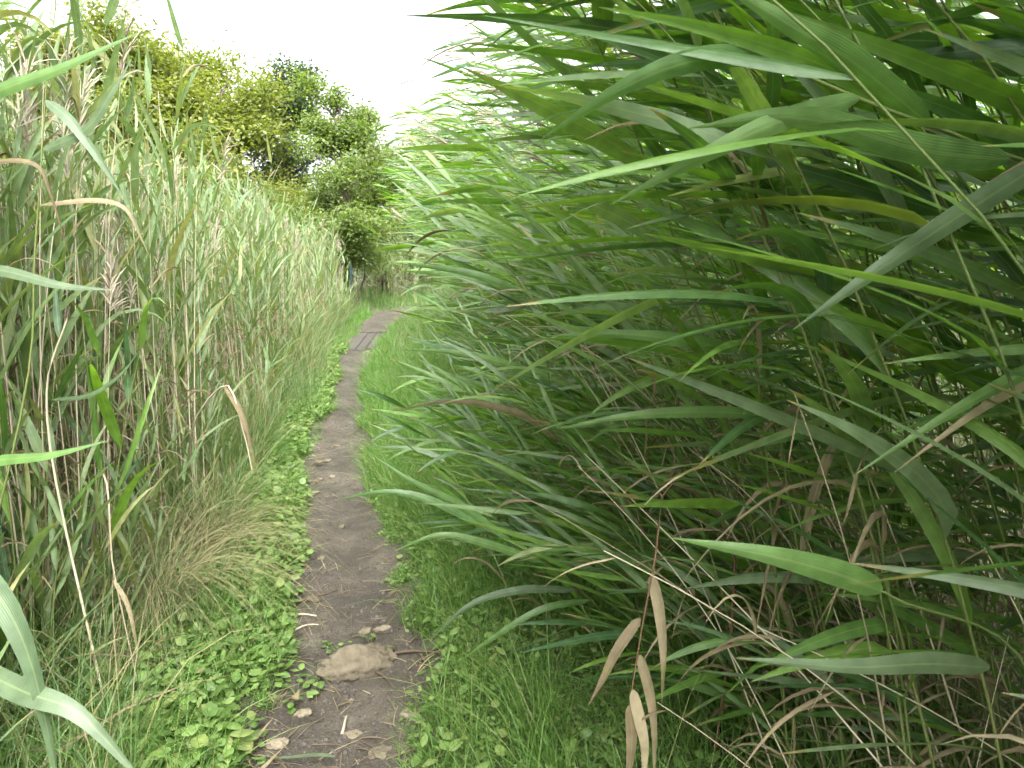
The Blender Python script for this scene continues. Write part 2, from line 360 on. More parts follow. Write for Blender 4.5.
PAT['lush'] = [reed_pattern(r1, r1.uniform(.75, 1.25), r1.uniform(0, 6.28), R(r1.uniform(0, 8)), R(r1.uniform(2, 14)), 1.2, int(r1.integers(6, 9)), r1.uniform(.36, .5), r1.uniform(.026, .036),
               WIND, .1, .35, 'leaf_r', 'stem_g', dead_n=0, first=.1, upright=1.5) for k in range(6)]
PAT['dry'] = [reed_pattern(r1, r1.uniform(1.3, 2.3), r1.uniform(0, 6.28), R(r1.uniform(0, 6)), R(r1.uniform(0, 9)), 1.2, int(r1.integers(1, 5)), r1.uniform(.2, .34), r1.uniform(.012, .02),
              WIND, .1, 1.4, 'leaf_dead', 'stem_d', dead_n=9, first=.25, plume=(k % 9 == 0), srad=.0034) for k in range(10)]
PAT['dryr'] = [reed_pattern(r1, r1.uniform(1.0, 2.0), az_left(.9), R(r1.uniform(8, 45)), R(r1.uniform(5, 40)), 1.0, int(r1.integers(2, 6)), r1.uniform(.25, .4), r1.uniform(.016, .026),
               WIND, .35, 1.0, 'leaf_dead', 'stem_d', dead_n=9, first=.3, srad=.0032) for k in range(9)]
MATKEYS = ['leaf_w', 'leaf_r', 'leaf_l', 'leaf_dead', 'stem_g', 'stem_d', 'panicle']
MERGED = {}
for key, pats in PAT.items():
    MERGED[key] = []
    for parts in pats:
        B = Buf()
        for (nm, arr, mk) in parts: B.add(arr[0], arr[1], arr[2], arr[3], MATKEYS.index(mk))
        MERGED[key].append(B.arrays())

# ------------------------------------------------------------------ where every reed stands
cand = []   # (pattern, index, x, y, z, rotz, scale)
def add_reed(key, x, y, rot, s, sxy=1.0):
    if x < -.9 and key in ('pale', 'dry'): s *= 1 + .24 * min(1, max(0, (4.4 - y) / 1.6))
    cand.append((key, int(rng.integers(len(PAT[key]))), x, y, float(height(x, y)), rot, s))
def scatter(key, y0, y1, edge, side, depth, dens, rotsd, s0, s1, front=.0, bias=1.4):
    n = int((y1 - y0) * depth * dens)
    for _ in range(n):
        y = rng.uniform(y0, y1); d = depth * rng.random() ** bias - front
        e = float(edge(y)) + .22 * float(fbm(y * 1.3, side * 7.7, 2)) * 2
        x = e + side * d
        add_reed(key, x, y, rng.normal(0, rotsd) if rotsd < 3 else rng.uniform(0, 6.28), rng.uniform(s0, s1))
# right stand, blown over to the left
scatter('tall', .35, 2.2, right_edge, 1, 1.7, 100, .28, .86, 1.1)
scatter('tall', 2.2, 5, right_edge, 1, 1.9, 48, .28, .86, 1.12)
scatter('tall', 5, 10, right_edge, 1, 2.0, 36, .3, .86, 1.1)
scatter('tall', 10, 18.5, right_edge, 1, 2.2, 15, .3, .85, 1.08)
scatter('tall', .6, 9, lambda y: right_edge(y) + 1.7, 1, 2.4, 15, .3, .75, .95, bias=1.0)
scatter('dry', .6, 6, lambda y: right_edge(y) + 1.5, 1, 2.2, 14, 9, .5, .9, bias=1.0)
scatter('tall', 1.5, 12, lambda y: right_edge(y) + 4.0, 1, 3.5, 10, .3, .7, .9, bias=1.0)
scatter('tall', -1.6, .35, lambda y: right_edge(y) + .45, 1, 3.0, 14, .3, .6, .75, bias=1.0)
scatter('pale', -2.5, 1.2, lambda y: left_edge(y) - .2, -1, 2.5, 30, 9, .9, 1.1, bias=1.0)
scatter('dry', -2.5, 1.2, lambda y: left_edge(y) - .2, -1, 2.5, 30, 9, .9, 1.1, bias=1.0)
scatter('lush', 1.35, 2.9, lambda y: left_edge(y) + .12, -1, .5, 26, 9, .8, 1.15, bias=1.0)
scatter('short', 1.1, 3.4, lambda y: right_edge(y) + .3, 1, 1.4, 15, .5, .7, 1.1, bias=1.0)
scatter('tallw', 1.5, 3.2, right_edge, 1, .75, 62, .25, .8, 1.08, front=.12, bias=1.0)
scatter('tallw', 3.2, 7, right_edge, 1, .55, 13, .25, .8, 1.08, front=.15, bias=1.0)
scatter('short', 1.2, 2.4, right_edge, 1, .8, 18, .35, .8, 1.1, front=.1)
scatter('short', 2.2, 4.2, right_edge, 1, 1.0, 27, .35, .7, 1.15, front=.55, bias=1.0)
scatter('short', 4.2, 7, right_edge, 1, .85, 17, .35, .75, 1.2, front=.42)
scatter('short', 5, 17, right_edge, 1, .8, 8, .35, .8, 1.2, front=.22)
scatter('dryr', .8, 3.6, right_edge, 1, 1.3, 34, .5, .8, 1.1, bias=.9)
scatter('dry', .5, 7, right_edge, 1, 1.8, 15, 9, .5, .85, bias=.8)
# left stand
scatter('dry', 1.2, 5, left_edge, -1, 1.8, 112, 9, .8, 1.12, bias=.9)
scatter('dry', 5, 12, left_edge, -1, 2.2, 44, 9, .8, 1.12, bias=.9)
scatter('dry', 12, 20, left_edge, -1, 2.2, 24, 9, .8, 1.1, bias=.9)
scatter('pale', 1.2, 5, left_edge, -1, 2.2, 58, 9, .84, 1.08, bias=1.0)
scatter('pale', 5, 12, left_edge, -1, 2.6, 40, 9, .8, 1.06, bias=1.0)
scatter('pale', 12, 21, left_edge, -1, 3.0, 15, 9, .8, 1.05, bias=1.0)
scatter('shoot', 1.2, 4.5, left_edge, -1, .75, 48, 9, .7, 1.2, front=.15)
scatter('shoot', 4.5, 18, left_edge, -1, .8, 15, 9, .7, 1.3, front=.15)
# far bank of reeds past the bend
for _ in range(420):
    y = rng.uniform(19.6, 24.5); x = rng.uniform(-5.2, 4)
    if abs(x - path_x(y)) > 1.0 and y > 19.6 + max(0, -1.0 - x) * .1: add_reed('pale' if rng.random() < .55 else 'dry', x, y, rng.uniform(0, 6.28), rng.uniform(.75, 1.1))

def xform(v, c):
    key, i, x, y, z, rot, s = c
    cr, sr = math.cos(rot) * s, math.sin(rot) * s
    o = np.empty_like(v)
    o[:, 0] = v[:, 0] * cr - v[:, 1] * sr + x; o[:, 1] = v[:, 0] * sr + v[:, 1] * cr + y; o[:, 2] = v[:, 2] * s + z
    return o

def blocked(c):
    """True where a reed would brush the lens or hang in the open lane in front of it"""
    w = xform(MERGED[c[0]][c[1]][0], c)
    if c[0] in ('tall', 'tallw', 'short') and c[2] > float(right_edge(c[3])) - .6 and c[3] < 19.5:
        px, py, dep = project(w)
        lim = np.interp(py, [-100, 0, 60, 120, 170, 230, 300, 420, 520, 640, 768], [470, 450, 425, 400, 380, 385, 395, 395, 370, 410, 430])
        if ((dep > .2) & (py > -60) & (px < lim - rng.exponential(14))).sum() > 5: return True
    if c[3] > 6: return False
    w = xform(MERGED[c[0]][c[1]][0], c)
    d = np.linalg.norm(w - np.array([0, 0, CAM_H]), axis=1)
    if d.min() < .42: return True
    px, py, dep = project(w)
    inn = (dep > .05) & (px > -60) & (px < 1084) & (py > -60) & (py < 828)
    if (inn & (dep < .78)).any(): return True
    if c[0] in ('tall', 'tallw', 'short', 'dry', 'dryr') and c[2] > -.9:
        lim = 470 - 55 * np.clip(dep - 1.2, 0, 2)
        if (inn & (px < lim) & (dep < 3.2)).sum() > 6: return True
    elif c[2] < -.9:
        if (inn & (px > 200 + 14 * dep) & (dep < 4)).sum() > 6: return True
    return False
cand = [c for c in cand if not blocked(c)]

# ------------------------------------------------------------------ which of them show largest: cast rays from the camera
near = sorted(range(len(cand)), key=lambda k: cand[k][3])
near = [k for k in near if cand[k][3] < 11]
vv, ff, own, n0 = [], [], [], 0
for k in near:
    v, f = MERGED[cand[k][0]][cand[k][1]][:2]
    vv.append(xform(v, cand[k])); ff.append(f + n0); own.append(np.full(len(f), k)); n0 += len(v)
own = np.concatenate(own)
bvh = BVHTree.FromPolygons(np.concatenate(vv).tolist(), np.concatenate(ff).tolist())
cnt = np.zeros(len(cand)); cpx = np.zeros((len(cand), 2))
org = Vector((0, 0, CAM_H))
for py in range(2, 768, 5):
    for px in range(2, 1024, 5):
        a, b = (px - 512) / F, (384 - py) / F
        hit = bvh.ray_cast(org, Vector((a, CP + b * SP, -SP + b * CP)))
        if hit[2] is not None:
            k = own[hit[2]]; cnt[k] += 1; cpx[k] += (px, py)
del bvh, vv, ff
order = np.argsort(-cnt)
isdry = np.array([c[0].startswith('dry') for c in cand])
green_sel = [k for k in order if not isdry[k] and cnt[k] > 0][:285]
dry_sel = [k for k in order if isdry[k] and cnt[k] > 0][:230]
chosen = set(green_sel) | set(dry_sel)
print('CANDIDATES', len(cand), 'chosen', len(green_sel), len(dry_sel), 'min counts', cnt[green_sel[-1]], cnt[dry_sel[-1]])

# ------------------------------------------------------------------ labels for single reeds
def zone(k):
    x, y = cpx[k] / max(cnt[k], 1)
    key, i, X, Y = cand[k][:4]
    if X < -.9:
        if key == 'lush': return ('short fresh green reed with broad upright leaves in the lower left' + (' corner' if y > 600 else ', against the dry stalks'), 'broad-leaved young reeds at lower left')
        if key == 'shoot':
            return ('low pale reed shoot at the foot of the left stand, ' + ('close by' if Y < 2.4 else 'beside leafy weeds' if Y < 4 else 'far along'), 'young reed shoots along the left verge')
        a = 'dry tan reed stalk' if key == 'dry' else 'pale green upright reed'
        h = 'at the top of the left stand' if y < 190 else 'halfway up the left stand' if y < 380 else 'low in the left stand'
        w = 'by the left border' if x < 70 else 'behind the drooping tussock' if x < 170 else 'beside the verge' if x < 250 else 'farther along'
        return (f'{a} {h}, {w}', 'dry stalks in the left reed stand' if key == 'dry' else 'pale green reeds in the left stand')
    if key.startswith('dry'):
        return (('leaning straw coloured' if key == 'dryr' else 'upright brown') + ' dead stalk in the right stand, ' + ('lower right corner' if x > 820 else 'near the drooping dead leaves' if x > 620 else 'beside the grass verge'), 'dead stalks inside the right reed stand')
    if key == 'short':
        return ('short green reed bent over the ' + ('bright right verge' if x < 560 else 'dark undergrowth at right') + (', close by' if Y < 2.6 else ', a few steps ahead' if Y < 5 else ', far along the path'), 'short reeds along the right stand edge')
    h = 'against the sky' if y < 110 else 'at head height' if y < 250 else 'at chest height' if y < 420 else 'low in the shade'
    w = 'left tip of the right stand' if x < 520 else 'left half of the right stand' if x < 680 else 'middle of the right stand' if x < 850 else 'right border'
    f = ' with plume' if any(p[0] == 'plume' for p in PAT[key][i]) else ''
    return (f'tall bent {"broad-leaved" if key == "tallw" else "green"} reed{f}, leaves {h}, {w}', 'tall green reeds in the right stand')

PARTMESH = {}
def part_mesh(key, i, j):
    if (key, i, j) not in PARTMESH:
        nm, arr, mk = PAT[key][i][j]
        PARTMESH[(key, i, j)] = make_mesh(nm, arr, [M[mk]])
    return PARTMESH[(key, i, j)]

protos = {}
for k in list(green_sel) + list(dry_sel):
    key, i, x, y, z, rot, s = cand[k]
    kind = 'dry_reed' if key.startswith('dry') else 'reed_shoot' if key == 'shoot' else 'reed'
    root = bpy.data.objects.new(kind, None); COL.objects.link(root); root.empty_display_size = .05
    root.location = (x, y, z); root.rotation_euler = (0, 0, rot); root.scale = (s, s, s)
    lab, grp = zone(k)
    root['label'] = lab; root['category'] = 'dry reed' if key.startswith('dry') else 'reed'; root['group'] = grp
    for j, (nm, arr, mk) in enumerate(PAT[key][i]):
        if (key, i, j) not in protos:
            o = bpy.data.objects.new(nm, part_mesh(key, i, j)); protos[(key, i, j)] = o
        else:
            o = protos[(key, i, j)].copy()
        COL.objects.link(o); o.parent = root

# everything farther back or hidden: one mass of reeds and one of dry stalks
def mass(name, sel, label, cat):
    V, Fa, UV, A, MI, n = [], [], [], [], [], 0
    for k in sel:
        v, f, uv, a, mi = MERGED[cand[k][0]][cand[k][1]]
        V.append(xform(v, cand[k])); Fa.append(f + n); UV.append(uv); A.append(np.mod(a + rng.random(), 1)); MI.append(mi); n += len(v)
    me = make_mesh(name, tuple(np.concatenate(q) for q in (V, Fa, UV, A, MI)), [M[q] for q in MATKEYS])
    return link(name, me, kind='stuff', label=label, category=cat)
rest = [k for k in range(len(cand)) if k not in chosen]
mass('reed_bed', [k for k in rest if not isdry[k] and cand[k][2] > right_edge(cand[k][3]) - .5 and cand[k][3] < 20], 'dense green reeds deep in the stand right of the path', 'reeds')
mass('reed_bed', [k for k in rest if not isdry[k] and not (cand[k][2] > right_edge(cand[k][3]) - .5 and cand[k][3] < 20)], 'dense pale green reeds filling the stand left of the path and past its bend', 'reeds')
mass('dry_reed_bed', [k for k in rest if isdry[k]], 'thicket of dry tan stalks standing among the green reeds', 'dry reeds')

# ------------------------------------------------------------------ single reeds one can point at
def curve(pts, K):
    """smooth curve through control points"""
    p = np.array(pts, float); n = len(p)
    q = np.vstack([2 * p[0] - p[1], p, 2 * p[-1] - p[-2]])
    out = []
    for u in np.linspace(0, n - 1, K):
        i = min(int(u), n - 2); t = u - i
        a, b, c, d = q[i], q[i + 1], q[i + 2], q[i + 3]
        out.append(.5 * ((2 * b) + (c - a) * t + (2 * a - 5 * b + 4 * c - d) * t * t + (3 * b - a - 3 * c + d) * t ** 3))
    return np.array(out)
def own_reed(label, stem, leaves, kind='reed', cat='reed', smat='stem_g', rad=.004):
    """stem: control points root..tip; leaves: (control points, width, roll, twist, material[, label])"""
    base = np.array(stem[0], float)
    root = bpy.data.objects.new(kind, None); COL.objects.link(root); root.location = base; root['label'] = label; root['category'] = cat
    Cs = curve(stem, 16) - base
    v, f, uv, a = tubes(Cs[None], (rad * (1 - .6 * np.linspace(0, 1, 16)))[None], [random.random()], 7)
    link('stem', make_mesh('stem', (v, f, uv, a, np.zeros(len(f))), [M[smat]]), root)
    for lf in leaves:
        pts, w, roll, tw, mk = lf[:5]
        K = 18; C = curve(pts, K) - base; D = norm(np.gradient(C, axis=0))
        V = norm(np.array([0, 0, CAM_H]) - (C + base)); S0 = norm(np.cross(D, V)); N0 = np.cross(S0, D); ro = (roll - .75) + np.linspace(0, tw, K)
        S = (S0 * np.cos(ro)[:, None] + N0 * np.sin(ro)[:, None])[None]
        v, f, uv, a = ribbons(C[None], S, (reed_width(K) * w)[None], [random.random()], fold=.25, cols=5)
        o = link('leaf', make_mesh('leaf', (v, f, uv, a, np.zeros(len(f))), [M[mk]]), root)
        if len(lf) > 5: o['label'] = lf[5]
    return root
def foot(x, y): return np.array([x, y, float(height(x, y)) - .02])

# broad bright blade and pale blade, lower right
own_reed('reed slanting in at lower right with one broad glossy leaf above one pale leaf',
         [foot(1.05, 1.15), P(1040, 700, 1.12), P(880, 590, 1.05)],
         [([P(882, 592, 1.05), P(840, 575, 1.0), P(770, 556, .97), P(672, 538, .98)], .042, 1.0, .25, 'leaf_fg'),
          ([P(990, 668, 1.1), P(930, 664, 1.04), P(850, 667, 1.0), P(735, 658, .98)], .036, 1.15, .1, 'leaf_fp')], rad=.0042)
# long light blades crossing at the right
own_reed('reed at the right border with a long pale green blade pointing down to the left',
         [foot(1.35, 1.2), P(1180, 300, 1.2), P(1120, 60, 1.15), P(1100, -60, 1.1)],
         [([P(1105, 125, 1.15), P(1000, 190, 1.02), P(890, 262, .95), P(793, 330, .95)], .034, .9, .35, 'leaf_fp'),
          ([P(1130, 315, 1.18), P(1040, 365, 1.05), P(960, 408, 1.0), P(850, 478, .98)], .024, 1.1, .2, 'leaf_fg'),
          ([P(1130, 345, 1.18), P(1040, 378, 1.07), P(980, 410, 1.03), P(895, 472, 1.0)], .020, 1.0, .4, 'leaf_dead', 'withered tan blade')])
own_reed('thick leaning reed stem crossing the upper right corner with broad leaves blown left',
         [foot(1.75, 1.3), P(1190, 260, 1.2), P(1020, 163, 1.08), P(850, 95, 1.0), P(690, 22, .98)],
         [([P(1010, 160, 1.07), P(920, 150, 1.0), P(800, 118, .95), P(690, 128, .95)], .042, .8, .4, 'leaf_fg'),
          ([P(930, 125, 1.03), P(850, 60, .98), P(790, 25, .96), P(700, -30, .96)], .036, 1.1, -.3, 'leaf_fg'),
          ([P(860, 98, 1.0), P(780, 122, .95), P(700, 158, .93), P(610, 205, .95)], .028, .9, .3, 'leaf_fg'),
          ([P(760, 55, .98), P(690, 62, .95), P(620, 90, .95), P(540, 140, .98)], .030, 1.0, .3, 'leaf_fg')], rad=.0045)
# dead bent stalk with hanging brown leaves
own_reed('dead brown reed bent over and hanging, its brown leaves drooping over the grass',
         [foot(.62, 2.05), P(735, 560, 1.8), P(672, 484, 1.62), P(655, 560, 1.55), P(640, 640, 1.52), P(628, 715, 1.5)],
         [([P(652, 575, 1.55), P(660, 610, 1.53), P(664, 655, 1.52), P(662, 705, 1.52)], .030, 1.2, .4, 'leaf_dead'),
          ([P(640, 618, 1.53), P(618, 650, 1.52), P(603, 680, 1.52), P(587, 708, 1.53)], .026, 1.0, .6, 'leaf_dead'),
          ([P(640, 655, 1.52), P(650, 690, 1.5), P(655, 730, 1.5), P(654, 790, 1.52)], .030, 1.4, .2, 'leaf_dead'),
          ([P(633, 690, 1.5), P(640, 720, 1.49), P(645, 750, 1.49), P(642, 800, 1.5)], .028, 1.2, -.4, 'leaf_dead'),
          ([P(630, 705, 1.5), P(632, 735, 1.49), P(630, 765, 1.49), P(622, 810, 1.5)], .026, 1.0, .2, 'leaf_dead')],
         'dry_reed', 'dry reed', 'stem_brown', .0036)
own_reed('reed with a brown withered leaf tip reaching over the bright right verge',
         [foot(.55, 3.1), P(600, 520, 3.0), P(560, 440, 2.85), P(540, 330, 2.75), P(490, 230, 2.7)],
         [([P(560, 440, 2.85), P(520, 415, 2.75), P(455, 402, 2.7), P(390, 412, 2.68)], .040, 1.3, .5, 'leaf_dead'),
          ([P(548, 380, 2.8), P(500, 362, 2.72), P(450, 352, 2.7), P(400, 350, 2.7)], .030, .6, .6, 'leaf_fg'),
          ([P(520, 290, 2.72), P(480, 276, 2.7), P(440, 268, 2.7), P(400, 264, 2.72)], .030, .6, .6, 'leaf_fg')])
own_reed('reed at the middle right with a folded straw coloured leaf hanging from a sharp bend',
         [foot(.98, 1.75), P(800, 560, 1.66), P(775, 420, 1.6), P(720, 330, 1.58)],
         [([P(800, 560, 1.66), P(812, 500, 1.6), P(828, 455, 1.57), P(838, 440, 1.56), P(822, 480, 1.55), P(805, 525, 1.56)], .026, 1.2, .4, 'leaf_dead'),
          ([P(778, 430, 1.6), P(830, 418, 1.56), P(800, 408, 1.55), P(770, 425, 1.54), P(752, 455, 1.54)], .020, 1.0, .5, 'leaf_dead'),
          ([P(740, 350, 1.58), P(680, 340, 1.53), P(620, 334, 1.52), P(545, 336, 1.54)], .028, .7, .4, 'leaf_fg'),
          ([P(775, 415, 1.6), P(700, 412, 1.55), P(630, 416, 1.53), P(560, 428, 1.55)], .026, .8, .4, 'leaf_fg')])
own_reed('low reed whose leaf spray hangs over the right edge of the path',
         [foot(.42, 2.75), P(600, 610, 2.65), P(540, 560, 2.55), P(470, 520, 2.5)],
         [([P(545, 563, 2.55), P(490, 545, 2.5), P(440, 535, 2.48), P(392, 552, 2.48)], .030, .8, .3, 'leaf_fg'),
          ([P(510, 540, 2.52), P(460, 505, 2.5), P(410, 480, 2.48), P(365, 450, 2.5)], .026, .8, .3, 'leaf_fg'),
          ([P(480, 525, 2.5), P(430, 500, 2.48), P(385, 492, 2.48), P(335, 500, 2.5)], .028, .7, .4, 'leaf_fg'),
          ([P(575, 590, 2.6), P(520, 590, 2.55), P(470, 605, 2.52), P(430, 640, 2.52)], .030, .7, .4, 'leaf_fp'),
          ([P(590, 600, 2.62), P(540, 610, 2.56), P(490, 640, 2.54), P(455, 665, 2.54)], .026, .8, .3, 'leaf_fg')])
# left foreground
own_reed('reed close to the camera in the lower left corner with broad pale arching leaves',
         [foot(-1.02, 1.05), P(-70, 700, 1.1), P(-50, 560, 1.1), P(-60, 420, 1.1)],
         [([P(-52, 565, 1.1), P(-10, 585, 1.05), P(30, 660, 1.02), P(62, 800, 1.0)], .040, .9, .3, 'leaf_fp'),
          ([P(-60, 650, 1.1), P(20, 690, 1.02), P(80, 715, 1.0), P(150, 790, .98)], .036, .8, .3, 'leaf_fp'),
          ([P(-55, 470, 1.1), P(0, 460, 1.05), P(50, 455, 1.03), P(110, 440, 1.03)], .018, 1.1, .3, 'leaf_fg')])
own_reed('reed at the left border with one bright green blade pointing up toward the sky',
         [foot(-1.35, 1.25), P(-100, 400, 1.25), P(-70, 150, 1.25), P(-60, 60, 1.25)],
         [([P(-75, 120, 1.25), P(0, 90, 1.2), P(60, 68, 1.18), P(140, 32, 1.18)], .022, 1.1, .2, 'leaf_fg'),
          ([P(-85, 260, 1.25), P(0, 270, 1.2), P(60, 285, 1.18), P(115, 290, 1.18)], .020, 1.0, .3, 'leaf_fp')])
own_reed('reed at the upper left with two brown withered leaves bent sharply down',
         [foot(-1.75, 1.95), P(20, 420, 1.95), P(35, 250, 1.92), P(48, 60, 1.9)],
         [([P(-20, 165, 1.9), P(15, 160, 1.87), P(38, 166, 1.86), P(48, 185, 1.86), P(62, 230, 1.86), P(72, 268, 1.87)], .013, 1.2, .5, 'leaf_dead'),
          ([P(40, 205, 1.92), P(95, 200, 1.88), P(125, 208, 1.87), P(140, 235, 1.87), P(152, 262, 1.87)], .014, 1.2, .5, 'leaf_dead'),
          ([P(46, 100, 1.9), P(70, 120, 1.88), P(100, 160, 1.87), P(125, 200, 1.87)], .030, 1.2, .2, 'leaf_fp'),
          ([P(44, 150, 1.9), P(85, 130, 1.88), P(110, 95, 1.87), P(132, 58, 1.88)], .026, 1.3, .2, 'leaf_fp')])
own_reed('broken straw coloured stalk leaning out from the left stand toward the path',
         [foot(-1.72, 4.0), P(190, 440, 3.75), P(225, 385, 3.6), P(243, 430, 3.5), P(252, 470, 3.48)],
         [([P(225, 385, 3.6), P(240, 410, 3.52), P(250, 440, 3.48), P(258, 478, 3.48)], .035, 1.2, .5, 'leaf_dead')],
         'dry_reed', 'dry reed', 'stem_d', .006)
own_reed('pale dead stalk snapped and hanging down over the weeds in the lower left',
         [foot(-1.66, 2.75), P(92, 560, 2.68), P(100, 478, 2.55), P(108, 492, 2.5), P(112, 560, 2.45), P(124, 620, 2.42), P(136, 676, 2.4)],
         [([P(114, 580, 2.44), P(128, 605, 2.4), P(136, 640, 2.39), P(140, 668, 2.4)], .018, 1.2, .4, 'leaf_dead')],
         'dry_reed', 'dry reed', 'stem_d', .005)
own_reed('pale straight stalk snapped off at its top, standing before the left stand',
         [foot(-1.42, 2.35), P(48, 430, 2.3), P(70, 306, 2.25)],
         [([P(52, 400, 2.28), P(90, 395, 2.24), P(120, 375, 2.23), P(140, 350, 2.23)], .014, 1.0, .2, 'leaf_fp')],
         'dry_reed', 'dry reed', 'stem_d', .005)

# ------------------------------------------------------------------ ground and path
def sheet(xs, ys, zf):
    X, Y = np.meshgrid(xs, ys); Z = zf(X, Y)
    v = np.stack([X, Y, Z], -1).reshape(-1, 3); nx, ny = len(xs), len(ys)
    i = (np.arange(ny - 1) * nx)[:, None] + np.arange(nx - 1)[None]
    f = np.stack([i, i + 1, i + nx + 1, i + nx], -1).reshape(-1, 4)
    return v, f, v[:, :2].copy(), np.zeros(len(v)), np.zeros(len(f))
xs = np.concatenate([np.array([-900, -400, -150, -60, -30, -18, -12]), np.arange(-9, 5, .07), np.array([5.5, 6.5, 9, 14, 25, 60, 150, 400, 900])])
ys = np.concatenate([np.array([-200, -60, -20, -8, -4, -2]), np.arange(-1, 12, .07), np.arange(12, 27, .2), np.array([28, 31, 36, 45, 60, 90, 150, 300, 600, 1200])])
def ground_z(X, Y):
    h = height(X, Y); d = np.abs(X - path_x(Y)) / (path_w(Y) + .02)
    h = h - .03 * np.clip(1.05 - d, 0, .3) / .3 * ((Y > -2.5) & (Y < 25))
    far = np.clip((np.hypot(X, Y) - 30) / 40, 0, 1)
    return h * (1 - far)
link('ground', make_mesh('ground', sheet(xs, ys, ground_z), [M['ground']]), kind='structure', label='overgrown soil under the reeds and verges')
ysp = np.concatenate([np.arange(-1, 5, .018), np.arange(5, 12, .05), np.arange(12, 25, .15)]); us = np.linspace(-1, 1, 41)
U, Yp = np.meshgrid(us, ysp)
wl = path_w(Yp) * (1.12 + .35 * fbm(Yp * 2.2, np.sign(U) * 5 + 1, 3))
Xp = path_x(Yp) + U * wl
Zp = height(Xp, Yp) + .006 + .042 * fbm(Xp * 6, Yp * 5, 4) + .022 * fbm(Xp * 26, Yp * 24, 3) - .05 * np.clip(np.abs(U) - .86, 0, 1) / .14 * .6
v = np.stack([Xp, Yp, Zp], -1).reshape(-1, 3); nx, ny = U.shape[1], U.shape[0]
i = (np.arange(ny - 1) * nx)[:, None] + np.arange(nx - 1)[None]
link('path', make_mesh('path', (v, np.stack([i, i + 1, i + nx + 1, i + nx], -1).reshape(-1, 4), v[:, :2].copy(), np.zeros(len(v)), np.zeros((ny - 1) * (nx - 1))), [M['soil']]),
     kind='structure', label='narrow trodden path of dark grey soil')
def path_z(x, y): return float(height(x, y)) + .006 + .042 * float(fbm(x * 6, y * 5, 4))

# ------------------------------------------------------------------ grass, ground cover
def blades(n, pos, L0, L1, W0, W1, lean, K, droop, mat, cols=2, windx=0.0, shape=None):
    x, y = pos(n); n = len(x)
    b = np.stack([x, y, height(x, y) - .005], -1)
    q = rng.uniform(0, 6.28, n); l = np.abs(rng.normal(0, lean, n))
    d0 = norm(np.stack([np.cos(q) * l + windx, np.sin(q) * l, np.ones(n)], -1))
    ln = rng.uniform(L0, L1, n) * np.clip(1.0 + 2.6 * fbm(x * 3.1, y * 2.6, 3), .35, 2.0)
    C, D = grow(b, d0, ln, K, np.stack([np.cos(q), np.sin(q), 0 * q], -1) * rng.uniform(0, .9, n)[:, None], droop * rng.uniform(.3, 1.5, n))
    S = sides_of(D, np.tile(rng.normal(0, .8, n)[:, None], (1, K)))
    t = np.linspace(0, 1, K); w = shape if shape is not None else np.clip(1 - t ** 1.6, .04, 1)
    return ribbons(C, S, w[None] * rng.uniform(W0, W1, n)[:, None], np.mod(rng.random(n) * .6 + .7 * (fbm(x * 1.6, y * 1.6, 3) + .5) - .1, 1), fold=.3, cols=cols)

def verge_pos(side, y0, y1, inner=-.08, over=.5, ypow=1.0):
    def f(n):
        y = y0 + (y1 - y0) * rng.random(n) ** ypow
        if side > 0: a = path_x(y) + path_w(y) * (1.02 + inner); b = right_edge(y) + over
        else: a = left_edge(y) - over; b = path_x(y) - path_w(y) * (1.02 + inner)
        j = .16 * fbm(y * 2.6, np.full(n, side * 5 + 1), 3) * 2
        u = rng.random(n)
        return a + (b - a) * u + j, y
    return f
B = Buf()
B.add(*blades(34000, verge_pos(1, 1.2, 4.5, -.06, .9), .06, .20, .002, .0042, .5, 4, .5, 'grass'))
B.add(*blades(38000, verge_pos(1, 4.5, 10, -.1, .5), .08, .24, .003, .006, .5, 3, .5, 'grass'))
B.add(*blades(22000, verge_pos(1, 10, 19, 0, .5), .07, .2, .005, .011, .5, 3, .5, 'grass'))
B.add(*blades(20000, verge_pos(1, 1.2, 10, .25, 1.0), .22, .5, .002, .0045, .4, 5, .9, 'grass', windx=-.25))
B.add(*blades(5000, verge_pos(-1, 1.3, 6, .1, .4), .18, .42, .002, .0045, .5, 5, 1.0, 'grass', windx=.15))
B.add(*blades(13000, verge_pos(-1, 1.3, 5, 0, .6), .06, .20, .002, .0042, .5, 4, .5, 'grass'))
B.add(*blades(24000, verge_pos(-1, 5, 19, 0, .6), .07, .2, .004, .009, .5, 3, .5, 'grass'))
def far_pos(n):
    y = rng.uniform(17.5, 30, n); x = rng.uniform(-9, 5, n)
    k = (np.abs(x - path_x(y)) > path_w(y) * 1.05) | (y > 23); return x[k], y[k]
B.add(*blades(16000, far_pos, .12, .4, .008, .018, .5, 4, .6, 'grass'))
def edge_pos(n):
    y = 1.3 + 9 * rng.random(n) ** 1.5; s_ = np.where(rng.random(n) < .5, -1, 1); u = 1.1 - np.abs(rng.normal(0, .28, n))
    x = path_x(y) + s_ * path_w(y) * u
    k = fbm(x * 4.5, y * 3.2, 3) > .10 + .25 * (1 - u); return x[k], y[k]
B.add(*blades(30000, edge_pos, .03, .12, .002, .004, .9, 4, .6, 'grass'))
link('grass', B.mesh('grass', [M['grass']]), kind='stuff', label='short bright green grass on both verges of the path', category='grass')
B = Buf()
B.add(*blades(5200, verge_pos(-1, 1.6, 6, 1.1, .5), .25, .7, .0025, .006, .35, 6, .8, 'tallgrass'))
B.add(*blades(9000, verge_pos(-1, 5, 19, .9, .5), .3, .75, .004, .009, .35, 5, .7, 'tallgrass'))
B.add(*blades(2600, far_pos, .4, 1.0, .008, .016, .35, 5, .7, 'tallgrass'))
